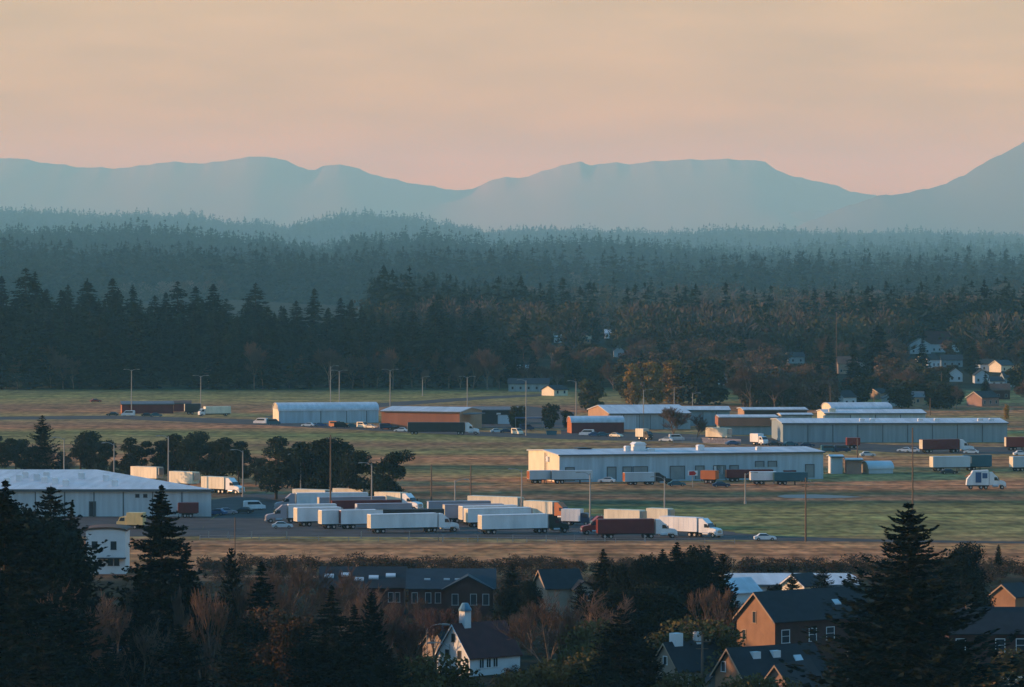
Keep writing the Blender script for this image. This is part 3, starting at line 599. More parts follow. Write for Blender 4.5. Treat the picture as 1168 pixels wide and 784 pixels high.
def trailer_parts(t, x0, x1, box, z0=1.15, z1=4.1, w=2.55, door=None, legs=True, skirt=False):
    b = MB(); b.box(x0, x1, -w / 2, w / 2, z0, z1)
    for xx in np.arange(x0 + 1.2, x1 - .5, 1.25): b.box(xx - .03, xx + .03, -w / 2 - .022, w / 2 + .022, z0 + .12, z1 - .12)
    b.box(x0 + .05, x1 - .05, -w / 2 - .03, w / 2 + .03, z1 - .16, z1 + .02); b.box(x0 + .05, x1 - .05, -w / 2 - .03, w / 2 + .03, z0 - .02, z0 + .14)
    tb = b.build('trailer_body', M[box], t)
    if legs and box in ('white', 'cream', 'pale_steel') and z1 > 4: r = MB(); r.box(x1 + .004, x1 + .55, -.95, .95, 2.1, 3.9); r.box(x1 + .556, x1 + .6, -.7, .7, 2.4, 3.5); r.build('cooling_unit', M['steel'], tb)
    d = MB(); d.box(x0 - .05, x0 - .004, -w / 2 + .06, -.03, z0 + .1, z1 - .1); d.box(x0 - .05, x0 - .004, .03, w / 2 - .06, z0 + .1, z1 - .1)
    for y in (-.7, -.35, .35, .7): d.tube((x0 - .09, y, z0 + .15), (x0 - .09, y, z1 - .15), .025, .025, 5)
    d.build('rear_door', M[door or box], tb)  # cream and orange doors paint the low sun onto the rear ends
    u = MB(); u.box(x0 + .2, x1 - .3, -.55, -.35, .92, z0 - .02); u.box(x0 + .2, x1 - .3, .35, .55, .92, z0 - .02)
    u.box(x0 + .02, x0 + .14, -1.15, 1.15, .5, .62); u.box(x0 + .04, x0 + .12, -.8, -.7, .6, z0); u.box(x0 + .04, x0 + .12, .7, .8, .6, z0)
    u.box(x0 + .9, x0 + 3.4, -1.0, 1.0, .62, .92)
    u.build('underframe', M['black'], tb)
    for ax in (x0 + 1.5, x0 + 2.8):
        for s in (-1, 1): wheel(t, ax, s * 1.02, .5, .5)
    if legs:
        g = MB()
        for s in (-.8, .8): g.box(x1 - 3.3, x1 - 3.14, s - .08, s + .08, .08, z0 - .02); g.box(x1 - 3.45, x1 - 3.0, s - .16, s + .16, 0, .08)
        g.box(x1 - 3.26, x1 - 3.18, -.72, .72, .6, .7); g.build('landing_gear', M['charcoal'], t)

def tractor_parts(t, xn, cab, stack='steel', fairing=True):
    """A long-nosed tractor whose nose is at x = xn."""
    w = 2.4
    top = 3.95 if fairing else 3.1
    c = MB(); prof = [(xn - 4.6, 1.0), (xn - 4.6, top), (xn - 3.7, top + .05), (xn - 2.75, 3.15), (xn - 2.45, 3.0), (xn - 1.95, 2.15), (xn - .45, 1.9), (xn - .08, 1.62), (xn, 1.1), (xn, .75), (xn - 1.0, .62), (xn - 1.1, 1.0), (xn - 2.0, 1.05), (xn - 2.1, .6), (xn - 3.6, .6), (xn - 3.7, 1.0)]
    c.prism(prof, 'y', -w / 2 + .12, w / 2 - .12)
    # the hood narrows, the wings stand out over the front wheels
    for s in (-1, 1): c.prism([(xn - 2.1, 1.06), (xn - 1.95, 1.45), (xn - .5, 1.35), (xn - .15, 1.1), (xn - .45, .95), (xn - .75, 1.2), (xn - 1.4, 1.25)], 'y', s * (w / 2 - .1) - .10, s * (w / 2 - .1) + .10)
    cb = c.build('cab', M[cab], t)
    g = MB(); g.add([(xn - 2.42, -1.0, 2.96), (xn - 2.42, 1.0, 2.96), (xn - 1.95, 1.02, 2.2), (xn - 1.95, -1.02, 2.2), (xn - 2.38, -1.0, 3.0), (xn - 2.38, 1.0, 3.0), (xn - 1.9, 1.02, 2.23), (xn - 1.9, -1.02, 2.23)],
                    [(0, 3, 2, 1), (4, 5, 6, 7), (0, 1, 5, 4), (1, 2, 6, 5), (2, 3, 7, 6), (3, 0, 4, 7)]); g.build('windshield', M['glass'], cb)
    for s in (-1, 1):
        g = MB(); y = s * (w / 2 - .12); g.prism([(xn - 3.25, 2.1), (xn - 3.25, 2.85), (xn - 2.55, 2.85), (xn - 2.12, 2.1)], 'y', y + s * .004, y + s * .03); g.build('side_window', M['glass'], cb)
        l = MB(); l.box(xn - .16, xn + .03, s * .85 - .2, s * .85 + .2, 1.14, 1.38); l.build('headlight', M['headlight'], cb)
        f = MB(); f.tube((xn - 3.6, s * 1.0, .78), (xn - 2.2, s * 1.0, .78), .3, .3, 10); f.build('fuel_tank', M['steel'], t)
        e = MB(); e.tube((xn - 4.72, s * .98, 1.1), (xn - 4.72, s * .98, top + .2), .08, .08, 7); e.build('exhaust_stack', M[stack], t)
        m = MB(); m.box(xn - 2.1, xn - 1.95, s * 1.32 - .1, s * 1.32 + .1, 2.1, 2.7); m.box(xn - 2.05, xn - 2.0, min(s * 1.06, s * 1.24), max(s * 1.06, s * 1.24), 2.35, 2.42); m.build('mirror', M['black'], cb)
        wheel(t, xn - 1.05, s * 1.0, .5, .32)
        for ax in (xn - 5.6, xn - 6.9): wheel(t, ax, s * .98, .5, .52)
    r = MB(); r.box(xn + .004, xn + .04, -.62, .62, .95, 1.6); r.build('grille', M['steel'], cb)
    p = MB(); p.box(xn - .2, xn + .14, -1.18, 1.18, .42, .74); p.build('bumper', M['steel'], cb)
    k = MB(); k.box(xn - 7.5, xn - 4.64, -.45, -.28, .75, .98); k.box(xn - 7.5, xn - 4.64, .28, .45, .75, .98); k.box(xn - 6.6, xn - 5.7, -.4, .4, .98, 1.1); k.build('chassis', M['black'], t)

def spot(px0, px1, py, yaw):
    s = (py - HY) / H; a = abs(R(yaw))
    Lt = max(4.0, ((px1 - px0) / s - 2.5 * math.sin(a)) / max(.3, math.cos(a)))
    Y = Yrow(py) + Lt / 2 * math.sin(a) + 1.25 * math.cos(a)
    return (Xpx((px0 + px1) / 2, Y), Y, 0.0), Lt
TRUCKS = 'semi trucks parked in the freight yard'; TRAIL = 'trailers parked in the freight yard'
def semi(label, px0, px1, py, yaw, box, cab, left=False, door=None, group=TRUCKS, fairing=True):
    loc, Lt = spot(px0, px1, py, yaw); Lt = max(13.0, Lt)
    t = thing('semi_truck', label, 'truck', loc, R(yaw + (180 if left else 0)), group)
    trailer_parts(t, -Lt / 2, Lt / 2 - 5.0, box, door=door, legs=False); tractor_parts(t, Lt / 2, cab, fairing=fairing); return t
def trailer(label, px0, px1, py, yaw, box, left=False, door=None, group=TRAIL, z1=4.1, name='cargo_trailer'):
    loc, Lt = spot(px0, px1, py, yaw)
    t = thing(name, label, 'trailer', loc, R(yaw + (180 if left else 0)), group)
    trailer_parts(t, -Lt / 2, Lt / 2, box, door=door, z1=z1); return t
def box_truck(label, px0, px1, py, yaw, box, cab, left=False, group=None, name='box_truck'):
    loc, Lt = spot(px0, px1, py, yaw); Lt = max(6, Lt)
    t = thing(name, label, 'truck', loc, R(yaw + (180 if left else 0)), group); xn = Lt / 2
    b = MB(); b.box(-Lt / 2, xn - 2.3, -1.25, 1.25, .95, 3.6)
    for xx in np.arange(-Lt / 2 + .9, xn - 2.5, 1.0): b.box(xx - .03, xx + .03, -1.27, 1.27, 1.1, 3.5)
    bb = b.build('cargo_box', M[box], t)
    d = MB(); d.box(-Lt / 2 - .05, -Lt / 2 - .004, -1.15, 1.15, 1.05, 3.5); d.build('rear_door', M[box], bb)
    c = MB(); c.prism([(xn - 2.2, .55), (xn - 2.2, 2.75), (xn - 1.5, 2.8), (xn - .75, 2.65), (xn - .35, 1.75), (xn - .02, 1.6), (xn, .55)], 'y', -1.1, 1.1); cb = c.build('cab', M[cab], t)
    g = MB(); g.prism([(xn - .70, 2.6), (xn - .36, 1.82), (xn - .33, 1.84), (xn - .67, 2.62)], 'y', -1.0, 1.0); g.build('windshield', M['glass'], cb)
    for s in (-1, 1):
        g = MB(); g.prism([(xn - 1.8, 1.75), (xn - 1.8, 2.5), (xn - .95, 2.5), (xn - .6, 1.75)], 'y', s * 1.104, s * 1.13); g.build('side_window', M['glass'], cb)
        l = MB(); l.box(xn - .1, xn + .03, s * .8 - .18, s * .8 + .18, .95, 1.2); l.build('headlight', M['headlight'], cb)
        wheel(t, xn - .95, s * .98, .46, .3); wheel(t, -Lt / 2 + 1.8, s * .96, .46, .5)
    k = MB(); k.box(-Lt / 2 + .1, xn - .4, -.5, .5, .55, .9); k.build('chassis', M['black'], t); return t

# the freight yard: back rows first
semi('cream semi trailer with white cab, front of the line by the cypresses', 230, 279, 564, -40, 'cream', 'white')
trailer('cream trailer between two others in the line behind the pale warehouse roof', 191, 228, 557, -40, 'cream', door='blue')
trailer('rearmost cream trailer of the line by the cypresses', 148, 187, 551, -40, 'cream')
semi('semi truck with dark tall cab facing left and white trailer, furthest left in the yard', 313, 420, 583, 8, 'white', 'grey_trailer', left=True)
trailer('long cream lit trailer in the very back row left of the yard', 333, 378, 579, -32, 'cream')
trailer('second long cream lit trailer in the back row, touching the first end to end', 379, 421, 578, -32, 'cream')
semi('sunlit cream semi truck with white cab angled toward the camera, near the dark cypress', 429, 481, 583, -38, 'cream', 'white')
trailer('grey-violet trailer with thin lit edge behind the white trailers', 362, 440, 588, 13, 'grey_trailer', door='cream')
trailer('maroon trailer in the middle row with rounded dark end', 377, 458, 592, 11, 'maroon', door='orange')
semi('semi truck with grey cab facing left at the left front of the yard', 302, 384, 597, 10, 'white', 'grey_trailer', left=True)
trailer('pale trailer half hidden behind the dark-topped trailer', 405, 470, 596, 13, 'grey_trailer', door='white')
trailer('short white trailer with bright cream sunlit end, first of the front line', 335, 389, 601, 22, 'white', door='cream')
trailer('short white trailer with narrow lit end, second of the front line', 363, 414, 604, 21, 'white', door='cream')
trailer('white trailer with dark red rear door in the front line', 385, 440, 604, 20, 'white', door='maroon')
trailer('black flat-topped trailer just behind the front white semi', 427, 507, 603, 8, 'charcoal')
semi('white front-row semi truck with white cab facing right and bright lit rear', 419, 524, 609, 20, 'white', 'white', door='cream')
trailer('long cream lit trailer in the back row with a blue patch', 533, 597, 588, -32, 'cream')
trailer('long grey-mauve trailer in the row behind the dark green cab', 487, 560, 593, 9, 'grey_trailer', door='white')
trailer('grey-mauve trailer with steep lit corner right of the front white semi', 505, 575, 597, 12, 'grey_trailer', door='cream')
trailer('white trailer with narrow cream lit end beside the grey-mauve trailers', 523, 590, 599, 22, 'white', door='cream')
trailer('white trailer with broad lit end just behind the dark green cab semi', 529, 606, 602, 22, 'white', door='cream')
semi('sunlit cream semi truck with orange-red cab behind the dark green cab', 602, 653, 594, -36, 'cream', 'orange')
box_truck('white box truck with dark blue cab at the back right of the yard', 640, 677, 600, -20, 'white', 'dark_blue')
semi('front-row white semi truck with dark green cab facing right', 545, 650, 610, 20, 'white', 'dark_green', door='cream')
trailer('cream sunlit trailer directly behind the maroon semi', 689, 736, 604, -32, 'cream')
trailer('second cream sunlit trailer, right of the one behind the maroon semi', 737, 768, 602, -32, 'cream', door='charcoal')
semi('white semi truck with white cab turned toward the camera at the yard exit', 752, 824, 614, -36, 'white', 'white')
semi('maroon semi trailer with white cab facing right at the yard front', 680, 773, 615, 7, 'maroon', 'white', door='red')
t = thing('tractor_unit', 'orange-red tractor without trailer facing left behind the maroon trailer', 'truck', (Xpx(683, Yrow(612)), Yrow(612) + 6, 0), R(190)); tractor_parts(t, 3.75, 'red')

FIELD = 'trucks and trailers parked out on the field'
trailer('long pale blue trailer with orange lit end before the cream warehouse wall', 601, 637, 552, 16, 'pale_steel', door='orange', group=FIELD, z1=3.4)
trailer('pale blue trailer with dark rear part, before the central warehouse corner', 628, 676, 552, 6, 'pale_steel', door='charcoal', group=FIELD, z1=3.4)
semi('pale blue semi truck with orange lit rear before the warehouse dock doors', 712, 766, 553.5, 14, 'pale_steel', 'charcoal', door='orange', group=FIELD).scale = (1, .85, .78)
trailer('low maroon trailer with orange lit end under the right dock doors', 827, 882, 550, 8, 'maroon', door='orange', group=FIELD, z1=3.2)
trailer('short white trailer in front of the dark teal trailer', 855, 886, 553, 6, 'white', group=FIELD, z1=3.3)
trailer('dark teal trailer before the right end of the central warehouse', 882, 921, 553.5, 4, 'teal', group=FIELD, z1=3.3)
trailer('low maroon flat trailer close under the warehouse wall', 870, 908, 547, 2, 'maroon', group=FIELD, z1=2.4)
trailer('orange container trailer standing alone before the dock doors', 799, 820, 552, -24, 'orange', group=FIELD, z1=3.4)
trailer('long pale blue trailer with cream lit end, far right of the field', 1060, 1107, 538, 18, 'pale_steel', door='cream', group=FIELD)
trailer('dark-framed pale trailer behind the white wrecker truck', 1098, 1131, 537, 5, 'teal', group=FIELD, z1=4.3)
trailer('pale trailer with cream lit end cut off by the right picture edge', 1151, 1195, 538, 18, 'pale_steel', door='cream', group=FIELD)
semi('dark maroon semi truck with cream lit rear before the longest warehouse', 1048, 1112, 517, 18, 'maroon', 'white', door='cream', group=FIELD)
trailer('red container trailer with pale end at the far right edge', 1146, 1178, 514, 6, 'red', door='cream', group=FIELD)
semi('dark brown semi truck with white cab before the rust-red hall', 465, 547, 496, -4, 'charcoal', 'white', door='cream', group=FIELD)
box_truck('white box truck with white cab facing left beside the maroon shed', 226, 263, 475, -27, 'cream', 'white', left=False, group=FIELD).rotation_euler.z = R(180 + 24)
trailer('small dark trailer behind the white box truck at the far road', 210, 229, 473, 10, 'charcoal', door='cream', group=FIELD)
box_truck('small sunlit cream box truck before the bare brown tree', 726, 744, 502, -48, 'cream', 'charcoal', group=FIELD)
trailer('cream lit trailer with grey side before the tan fascia depot', 805, 834, 503, -40, 'cream', group=FIELD)
box_truck('white truck nose-on in front of the tan fascia depot', 858, 874, 508, -50, 'white', 'white', group=FIELD)
trailer('red box trailer before the longest warehouse, left half', 965, 981, 512, 5, 'red', group=FIELD, z1=3.4)
trailer('brown container beside the pale warehouse wall near the cars', 203, 227, 591, 4, 'maroon', door='orange', group=FIELD, z1=3.4)

# the white wrecker truck on the right
loc, Lt = spot(1100, 1148, 558.5, 0)
t = thing('wrecker_truck', 'white long-nosed wrecker truck with tall blue-panelled box body on the field', 'truck', loc, 0); t.scale = (.92, 1, 1.1)
tractor_parts(t, 5.6, 'white', fairing=True)
b = MB(); b.prism([(-5.4, 1.0), (-5.2, 2.4), (-4.4, 3.2), (-3.6, 4.3), (.7, 4.5), (.9, 1.0)], 'y', -1.3, 1.3); bd = b.build('body', M['white'], t)
for s in (-1, 1):
    b = MB(); b.box(-2.9, -1.3, s * 1.33 - .026, s * 1.33 + .026, 1.6, 4.0); b.box(-1.0, .4, s * 1.33 - .026, s * 1.33 + .026, 2.6, 3.8); b.build('side_panel', M['blue'], bd)
    for ax in (-4.2,): wheel(t, ax, s * 1.0, .5, .5)
b = MB(); b.box(-5.3, .9, -1.2, 1.2, .7, .98); b.build('chassis', M['black'], t)
b = MB(); b.tube((-3.4, 0, 3.9), (-5.7, 0, 2.9), .16, .1, 7); b.build('boom', M['orange'], t)
b = MB(); b.box(2.0, 2.5, -.8, .8, 4.05, 4.25); b.build('light_bar', M['orange'], t)

# cars and vans
def car(label, px, py, yaw, col, group='cars parked on the field lots', van=False):
    Y = Yrow(py); t = thing('parked_van' if van else 'parked_car', label, 'van' if van else 'car', (Xpx(px, Y), Y + .9, 0), R(yaw), group)
    b = MB(); L = 4.6
    if van: b.prism([(-2.5, .35), (-2.5, 2.0), (-2.3, 2.15), (.9, 2.15), (1.7, 1.3), (2.4, 1.1), (2.5, .35)], 'y', -.95, .95)
    else:
        b.prism([(-2.3, .3), (-2.35, .85), (-1.7, 1.0), (.9, .98), (2.1, .82), (2.3, .6), (2.3, .3)], 'y', -.9, .9)
        b.add([(-1.75, -.84, .98), (1.05, -.84, .96), (1.05, .84, .96), (-1.75, .84, .98), (-1.15, -.68, 1.48), (.2, -.68, 1.48), (.2, .68, 1.48), (-1.15, .68, 1.48)], [(4, 5, 6, 7), (0, 1, 5, 4), (1, 2, 6, 5), (2, 3, 7, 6), (3, 0, 4, 7)])
    bo = b.build('body', M[col], t)
    g = MB()
    if van: g.prism([(.95, 2.08), (1.68, 1.36), (1.72, 1.38), (1.0, 2.11)], 'y', -.85, .85)
    else: g.add([(1.0, -.74, 1.02), (1.0, .74, 1.02), (.27, .62, 1.46), (.27, -.62, 1.46), (1.03, -.74, 1.04), (1.03, .74, 1.04), (.3, .62, 1.48), (.3, -.62, 1.48)], [(0, 1, 2, 3), (7, 6, 5, 4), (0, 4, 5, 1), (1, 5, 6, 2), (2, 6, 7, 3), (3, 7, 4, 0)])
    g.build('windshield', M['glass'], bo)
    for s in (-1, 1):
        g = MB()
        if van: g.prism([(-1.9, 1.35), (-1.9, 1.95), (.8, 1.95), (1.4, 1.35)], 'y', s * .954, s * .975)
        else: g.add([(-1.5, s * .835, 1.03), (.85, s * .835, 1.03), (.15, s * .70, 1.43), (-1.1, s * .70, 1.43), (-1.5, s * .86, 1.03), (.85, s * .86, 1.03), (.15, s * .725, 1.43), (-1.1, s * .725, 1.43)], [(0, 1, 2, 3), (7, 6, 5, 4), (0, 4, 5, 1), (1, 5, 6, 2), (2, 6, 7, 3), (3, 7, 4, 0)])
        g.build('side_window', M['glass'], bo)
        for ax in (-1.45, 1.4): wheel(t, ax, s * .82, .33, .22)
    return t
car('white car alone on the road right of the freight yard', 873, 617, 3, 'white', None)
car('small pale car before the grey cab of the left front semi', 322, 603, 4, 'pale_steel', None)
for lb, px, py, yw, c, v in (
    ('white van, leftmost vehicle before the arched hall end', 297, 484, 160, 'white', True), ('dark teal van beside the arched hall entrance', 312, 485, 5, 'teal', True),
    ('white lit car before the middle of the pale blue hall', 351, 487, 170, 'white', False), ('blue car next to the white lit car by the pale hall', 366, 487, 4, 'blue', False),
    ('orange lit van before the pale blue hall', 383, 487.5, -40, 'orange', True), ('black van touching the orange van by the pale hall', 389, 488.5, 5, 'black', True),
    ('teal car right of the black van by the pale hall', 402, 488, 6, 'teal', False), ('cream lit van near the corner of the rust-red hall', 414, 488.5, -50, 'cream', True),
    ('small cream car at the corner of the rust-red hall', 423, 489, -35, 'cream', False), ('dark blue van before the rust-red hall', 441, 490, 8, 'dark_blue', True),
    ('black car beside the dark blue van at the rust-red hall', 450, 490.5, 170, 'black', False), ('white car just left of the dark brown semi', 457, 493, 172, 'white', False),
    ('pale blue car right of the dark brown semi cab', 567, 494, 4, 'pale_steel', False), ('dark blue car beside the pale blue car on the far lot', 578, 494, 6, 'dark_blue', False),
    ('cream lit van facing away on the far lot', 590, 496, -60, 'cream', True), ('dark blue van under the small blue canopy', 601, 491, 3, 'dark_blue', True),
    ('white van, front of the row before the red arched barn', 669, 497.5, 172, 'white', True), ('blue car second in the row before the red arched barn', 679, 498, 4, 'blue', False),
    ('teal car third in the row before the red arched barn', 688, 498, 6, 'teal', False), ('pale car last in the row before the red arched barn', 703, 499, -40, 'cream', False),
    ('white car left of the fence under the bare brown tree', 760, 504, 160, 'white', False), ('white van right of the fence by the bare brown tree', 772, 503, 5, 'white', True),
    ('blue pickup-like car before the left of the longest warehouse', 836, 508, 20, 'blue', False), ('dark car in the shadow of the tan fascia depot', 884, 509, 4, 'charcoal', False),
    ('teal car before the longest warehouse near its left end', 902, 509, 6, 'teal', False), ('dark blue car before the longest warehouse, right of the teal car', 921, 510, 3, 'dark_blue', False),
    ('teal van out on the grass before the longest warehouse', 946, 516, 8, 'teal', True), ('dark blue van beside the teal van on the grass', 961, 516, 5, 'dark_blue', True),
    ('pale blue car alone on the grass right of the central warehouse', 990, 521, 6, 'pale_steel', False), ('bright white car left of the maroon semi on the right', 1032, 516, 170, 'white', False),
    ('second white car left of the maroon semi on the right', 1041, 516.5, 172, 'white', False), ('white car by the right picture edge below the red container', 1165, 520, 6, 'white', False),
    ('dark car under the long pale trailer on the right', 1083, 541, 5, 'charcoal', False), ('white car between the two trailers before the central warehouse', 692, 551, 172, 'white', False),
    ('white van near the maroon shed end, far left road', 146, 475, 175, 'white', True), ('dark car before the maroon shed', 168, 475.5, 4, 'charcoal', False),
    ('teal car before the right half of the maroon shed', 178, 475.5, 5, 'teal', False), ('dark green car left of the maroon shed', 128, 474.5, 176, 'dark_green', False),
    ('red tractor-like car on the far left field', 109, 459, 20, 'red', False), ('blue car at the corner of the pale left warehouse', 247, 588, 160, 'blue', False),
    ('grey car right of the blue car by the left warehouse corner', 259, 587, 12, 'grey_trailer', False), ('dark car in the yard left of the grey cab semi', 277, 586, 170, 'charcoal', False),
    ('white van at the far edge of the left yard', 290, 582, 20, 'white', True), ('dark blue car before the orange container on the field', 823, 556, 5, 'dark_blue', False),
    ('teal car at the end of the pale blue semi on the field', 772, 555, 6, 'teal', False), ('white car far right before the longest warehouse', 1108, 518, 174, 'white', False)):
    car(lb, px, py, yw, c, van=v)
box_truck('yellowish lit camper truck behind the dark conifer by the left warehouse', 136, 163, 604, -12, 'yellow', 'yellow', left=True)

# ------------------------------------------------------------------ lamps, poles, signs, fence posts
def lamp(label, px, top, base, arms, Y=None, r=1.0):
    Y = Y or Yrow(base); z = (base - top) * Y / F; x = Xpx(px, Y)
    t = thing('street_lamp', label, 'street lamp', (x, Y, terrain(x, Y)), 0, 'street lamps around the field')
    p = MB(); p.tube((0, 0, 0), (0, 0, z), .20 * r, .12 * r, 8); p.tube((0, 0, 0), (0, 0, .6), .3 * r, .3 * r, 8); p.build('pole', M['galv'], t)
    for s in arms:
        l = 2.2; a = MB(); pts = [(0, 0, z - .5), (s * l * .35, 0, z + .05), (s * l * .8, 0, z + .25), (s * l, 0, z + .22)]
        for q, w in zip(pts, pts[1:]): a.tube(q, w, .07, .06, 6)
        am = a.build('arm', M['galv'], t)
        h = MB(); x0 = s * l; h.prism([(x0 - s * .1, z + .12), (x0 + s * .9, z + .06), (x0 + s * 1.0, z + .16), (x0 + s * .6, z + .32), (x0 - s * .1, z + .3)], 'y', -.2, .2); h.build('lamp_head', M['galv'], am)
def pole(label, px, top, base, cross=True, name='utility_pole', m='wood', group='plain poles around the field', r=.17):
    Y = Yrow(base); z = (base - top) * Y / F; x = Xpx(px, Y); t = thing(name, label, 'pole', (x, Y, terrain(x, Y)), 0, group)
    p = MB(); p.tube((0, 0, 0), (0, 0, z), r * 1.25, r * .75, 8); p.build('pole', M[m], t)
    if cross:
        c = MB(); c.box(-1.1, 1.1, .16, .26, z - 1.0, z - .85); c.box(-.8, .8, .16, .26, z - 1.9, z - 1.78); c.build('crossarm', M[m], t)
        i = MB()
        for xx in (-1.0, -.5, .5, 1.0): i.tube((xx, .21, z - .84), (xx, .21, z - .62), .05, .04, 6)
        i.build('insulators', M['steel'], t)
D2 = (-1, 1)
for lb, px, tp, bs, ar in (
    ('double-armed street lamp above the maroon shed on the left', 150, 422, 474, D2), ('double-armed street lamp behind the white box truck', 229, 429, 472, D2),
    ('tall street lamp pole behind the pale hall, left of its neighbour', 377, 418, 476, (1,)), ('double-armed street lamp behind the pale hall, close to a taller pole', 387, 423, 477, D2),
    ('double-armed street lamp behind the rust-red hall, left of its middle', 445, 422, 478, D2), ('small distant street lamp before the dark woods', 482, 430, 452, (1,)),
    ('double-armed street lamp behind the right end of the rust-red hall', 533, 430, 482, D2), ('street lamp with long left arm on the far lot', 600, 434, 497, (-1,)),
    ('street lamp at the left corner of the tan-ended hangar', 657, 435, 484, (-1,)), ('thin street lamp before the tan-ended hangar roof', 734, 445, 490, (1,)),
    ('street lamp before the golden poplars, left of two', 769, 442, 472, (1,)), ('short street lamp before the golden poplars, right of two', 790, 449, 472, (1,)),
    ('single-armed street lamp among the cypresses, leftmost', 73, 500, 560, (-1,)), ('street lamp behind the pale warehouse roof, second from left', 130, 506, 562, (-1,)),
    ('tall straight street lamp before the windswept cypresses', 192, 498, 566, (-1,)), ('curved-arm street lamp right of the cream semi cab', 277, 514, 567, (-1,)),
    ('curved-arm street lamp over the left rear of the freight yard', 343, 519, 572, (-1,)), ('curved-arm street lamp right of the tall bare pole in the yard', 424, 529, 588, (-1,)),
    ('street lamp on the grass behind the long cream trailer', 519, 548, 590, (1,)), ('short street lamp left of the pale trailers on the field', 595, 536, 590, (-1,)),
    ('street lamp with long left arm behind the orange-red cab', 673, 540, 600, (-1,)), ('street lamp on the grass above the white semi at the exit', 758, 545, 600, (-1,)),
    ('street lamp at the right end of the central warehouse yard', 850, 540, 575, (1,))):
    lamp(lb, px, tp, bs, ar)
for lb, px, tp, bs, cr in (
    ('tall wooden utility pole in the middle of the freight yard', 377, 496, 592, True), ('bare pole on the grass behind the sunlit cream semi', 492, 530, 582, False),
    ('bare pole beside the one behind the sunlit cream semi', 537, 531, 584, False), ('wooden pole with short crossarm at the end of the pond', 919, 545, 618, True),
    ('tallest thin pole standing on the field left of the big conifer', 1041, 488, 598, False), ('thin pole rising over the right-hand woods', 954, 358, 440, False),
    ('pole behind the longest warehouse, left of the pale upper hall', 947, 440, 474, False), ('wooden pole among the town houses, left', 997, 446, 470, False),
    ('wooden pole with crossarm between the town houses, right', 1074, 425, 455, True), ('short wooden pole behind the right end of the longest warehouse', 1061, 454, 474, False),
    ('pole rising behind the central warehouse right end', 978, 500, 530, False)):
    pole(lb, px, tp, bs, cr)
pole('wooden utility pole with pale transformer by the sand-coloured house', 801, 724, 812, True, group=None)
pole('thin pole standing beside the grass strip left of the front lot', 268, 590, 660, False, group=None, r=.1)
def curved(label, px, top, base, s):
    lamp(label, px, top, base, (s,), r=.5)
curved('curved street lamp before the big dark conifer', 967, 738, 822, 1)
curved('street lamp with two pale heads among the reddish bare trees', 487, 714, 776, 1); curved('slim street lamp left of the small brown cottage', 513, 735, 782, -1)
# sign on the field and the canopy
Y = Yrow(556); t = thing('road_sign', 'red and white board sign on a post before the dock doors', 'sign', (Xpx(790, Y), Y, 0), 0)
b = MB(); b.tube((0, 0, 0), (0, 0, 4.2), .09, .09, 6); b.build('post', M['galv'], t)
b = MB(); b.box(-1.2, 1.3, -.1, .1, 3.0, 4.3); bd = b.build('board', M['white'], t); b = MB(); b.prism([(-.9, 3.1), (.5, 3.1), (1.0, 3.6), (.4, 4.2), (-.9, 4.1)], 'y', -.13, -.104); b.build('emblem', M['red_cloth'], bd)
Y = Yrow(490); t = thing('canopy', 'small blue flat canopy on posts on the far lot', 'canopy', (Xpx(602, Y), Y + 8, 0), 0)
b = MB(); b.box(-4.5, 5.5, -2, 2, 3.6, 4.0); b.build('roof', M['blue'], t)
for xx in (-4.2, 5.2):
    for yy in (-1.8, 1.8): b = MB(); b.tube((xx, yy, 0), (xx, yy, 3.6), .1, .1, 6); b.build('post', M['galv'], t)
Y = Yrow(497); t = thing('dumpster', 'teal dumpster on the far lot left of the red arched barn', 'dumpster', (Xpx(629, Y), Y, 0), R(4))
b = MB(); b.prism([(-1.6, .25), (-1.8, 1.5), (1.8, 1.5), (1.6, .25)], 'y', -.9, .9); b.build('bin', M['teal'], t); b = MB(); b.prism([(-1.85, 1.504), (1.85, 1.504), (1.85, 1.6), (-1.85, 1.66)], 'y', -.95, .95); b.build('lid', M['black'], t)
proto = None
for i, px in enumerate((287, 327, 412, 467, 585, 623, 690, 735, 238, 260, 505, 545, 655)):
    py = 614 if px < 480 else 618; Y = Yrow(py)
    if proto is None:
        b = MB(); b.box(-.09, .09, -.09, .09, 0, 1.35); b.prism([(-.09, 1.35), (.09, 1.35), (0, 1.5)], 'y', -.09, .09); proto = b.build('fence_post', M['galv']); o = proto
        tag(o, 'short pale post along the front edge of the freight yard', 'post', 'posts along the front edge of the yard')
    else: o = proto.copy(); COL.objects.link(o)
    o.location = (Xpx(px, Y), Y, 0)
def rail(name, label, pts, h, m, step=3.0, cat='fence', board=False):
    """Fence along ground points given in pixels."""
    P = [Vector((Xpx(a, Yrow(b_)), Yrow(b_), 0)) for a, b_ in pts]; t = thing(name, label, cat, P[0]); rl = MB(); ps = MB()
    for a, b_ in zip(P, P[1:]):
        a = a - P[0]; b_ = b_ - P[0]; d = (b_ - a); n = max(1, int(d.length / step))
        for i in range(n + 1): q = a + d * (i / n); ps.box(q.x - .06, q.x + .06, q.y - .06, q.y + .06, 0, h)
        for zz in ([h * .45, h * .9] if not board else [h * .15, h * .35, h * .55, h * .75, h * .93]): rl.tube((a.x, a.y - .09, zz), (b_.x, b_.y - .09, zz), .035 if not board else .085, .035 if not board else .085, 5)
    rl.build('rails', M[m], t); ps.build('posts', M[m], t)
rail('field_fence', 'long low grey rail fence along the grass edge before the freight yard', [(228, 616), (500, 618), (838, 620)], 1.0, 'galv', 6)
rail('yard_fence', 'grey board fence between the bare brown tree and the tan depot', [(768, 506), (800, 506), (845, 508)], 1.9, 'grey_trailer', 3, board=True)
rail('white_fence', 'white picket-style fence before the right-hand brick house', [(1120, 800), (1172, 803)], 1.2, 'white', 1.2, board=True)
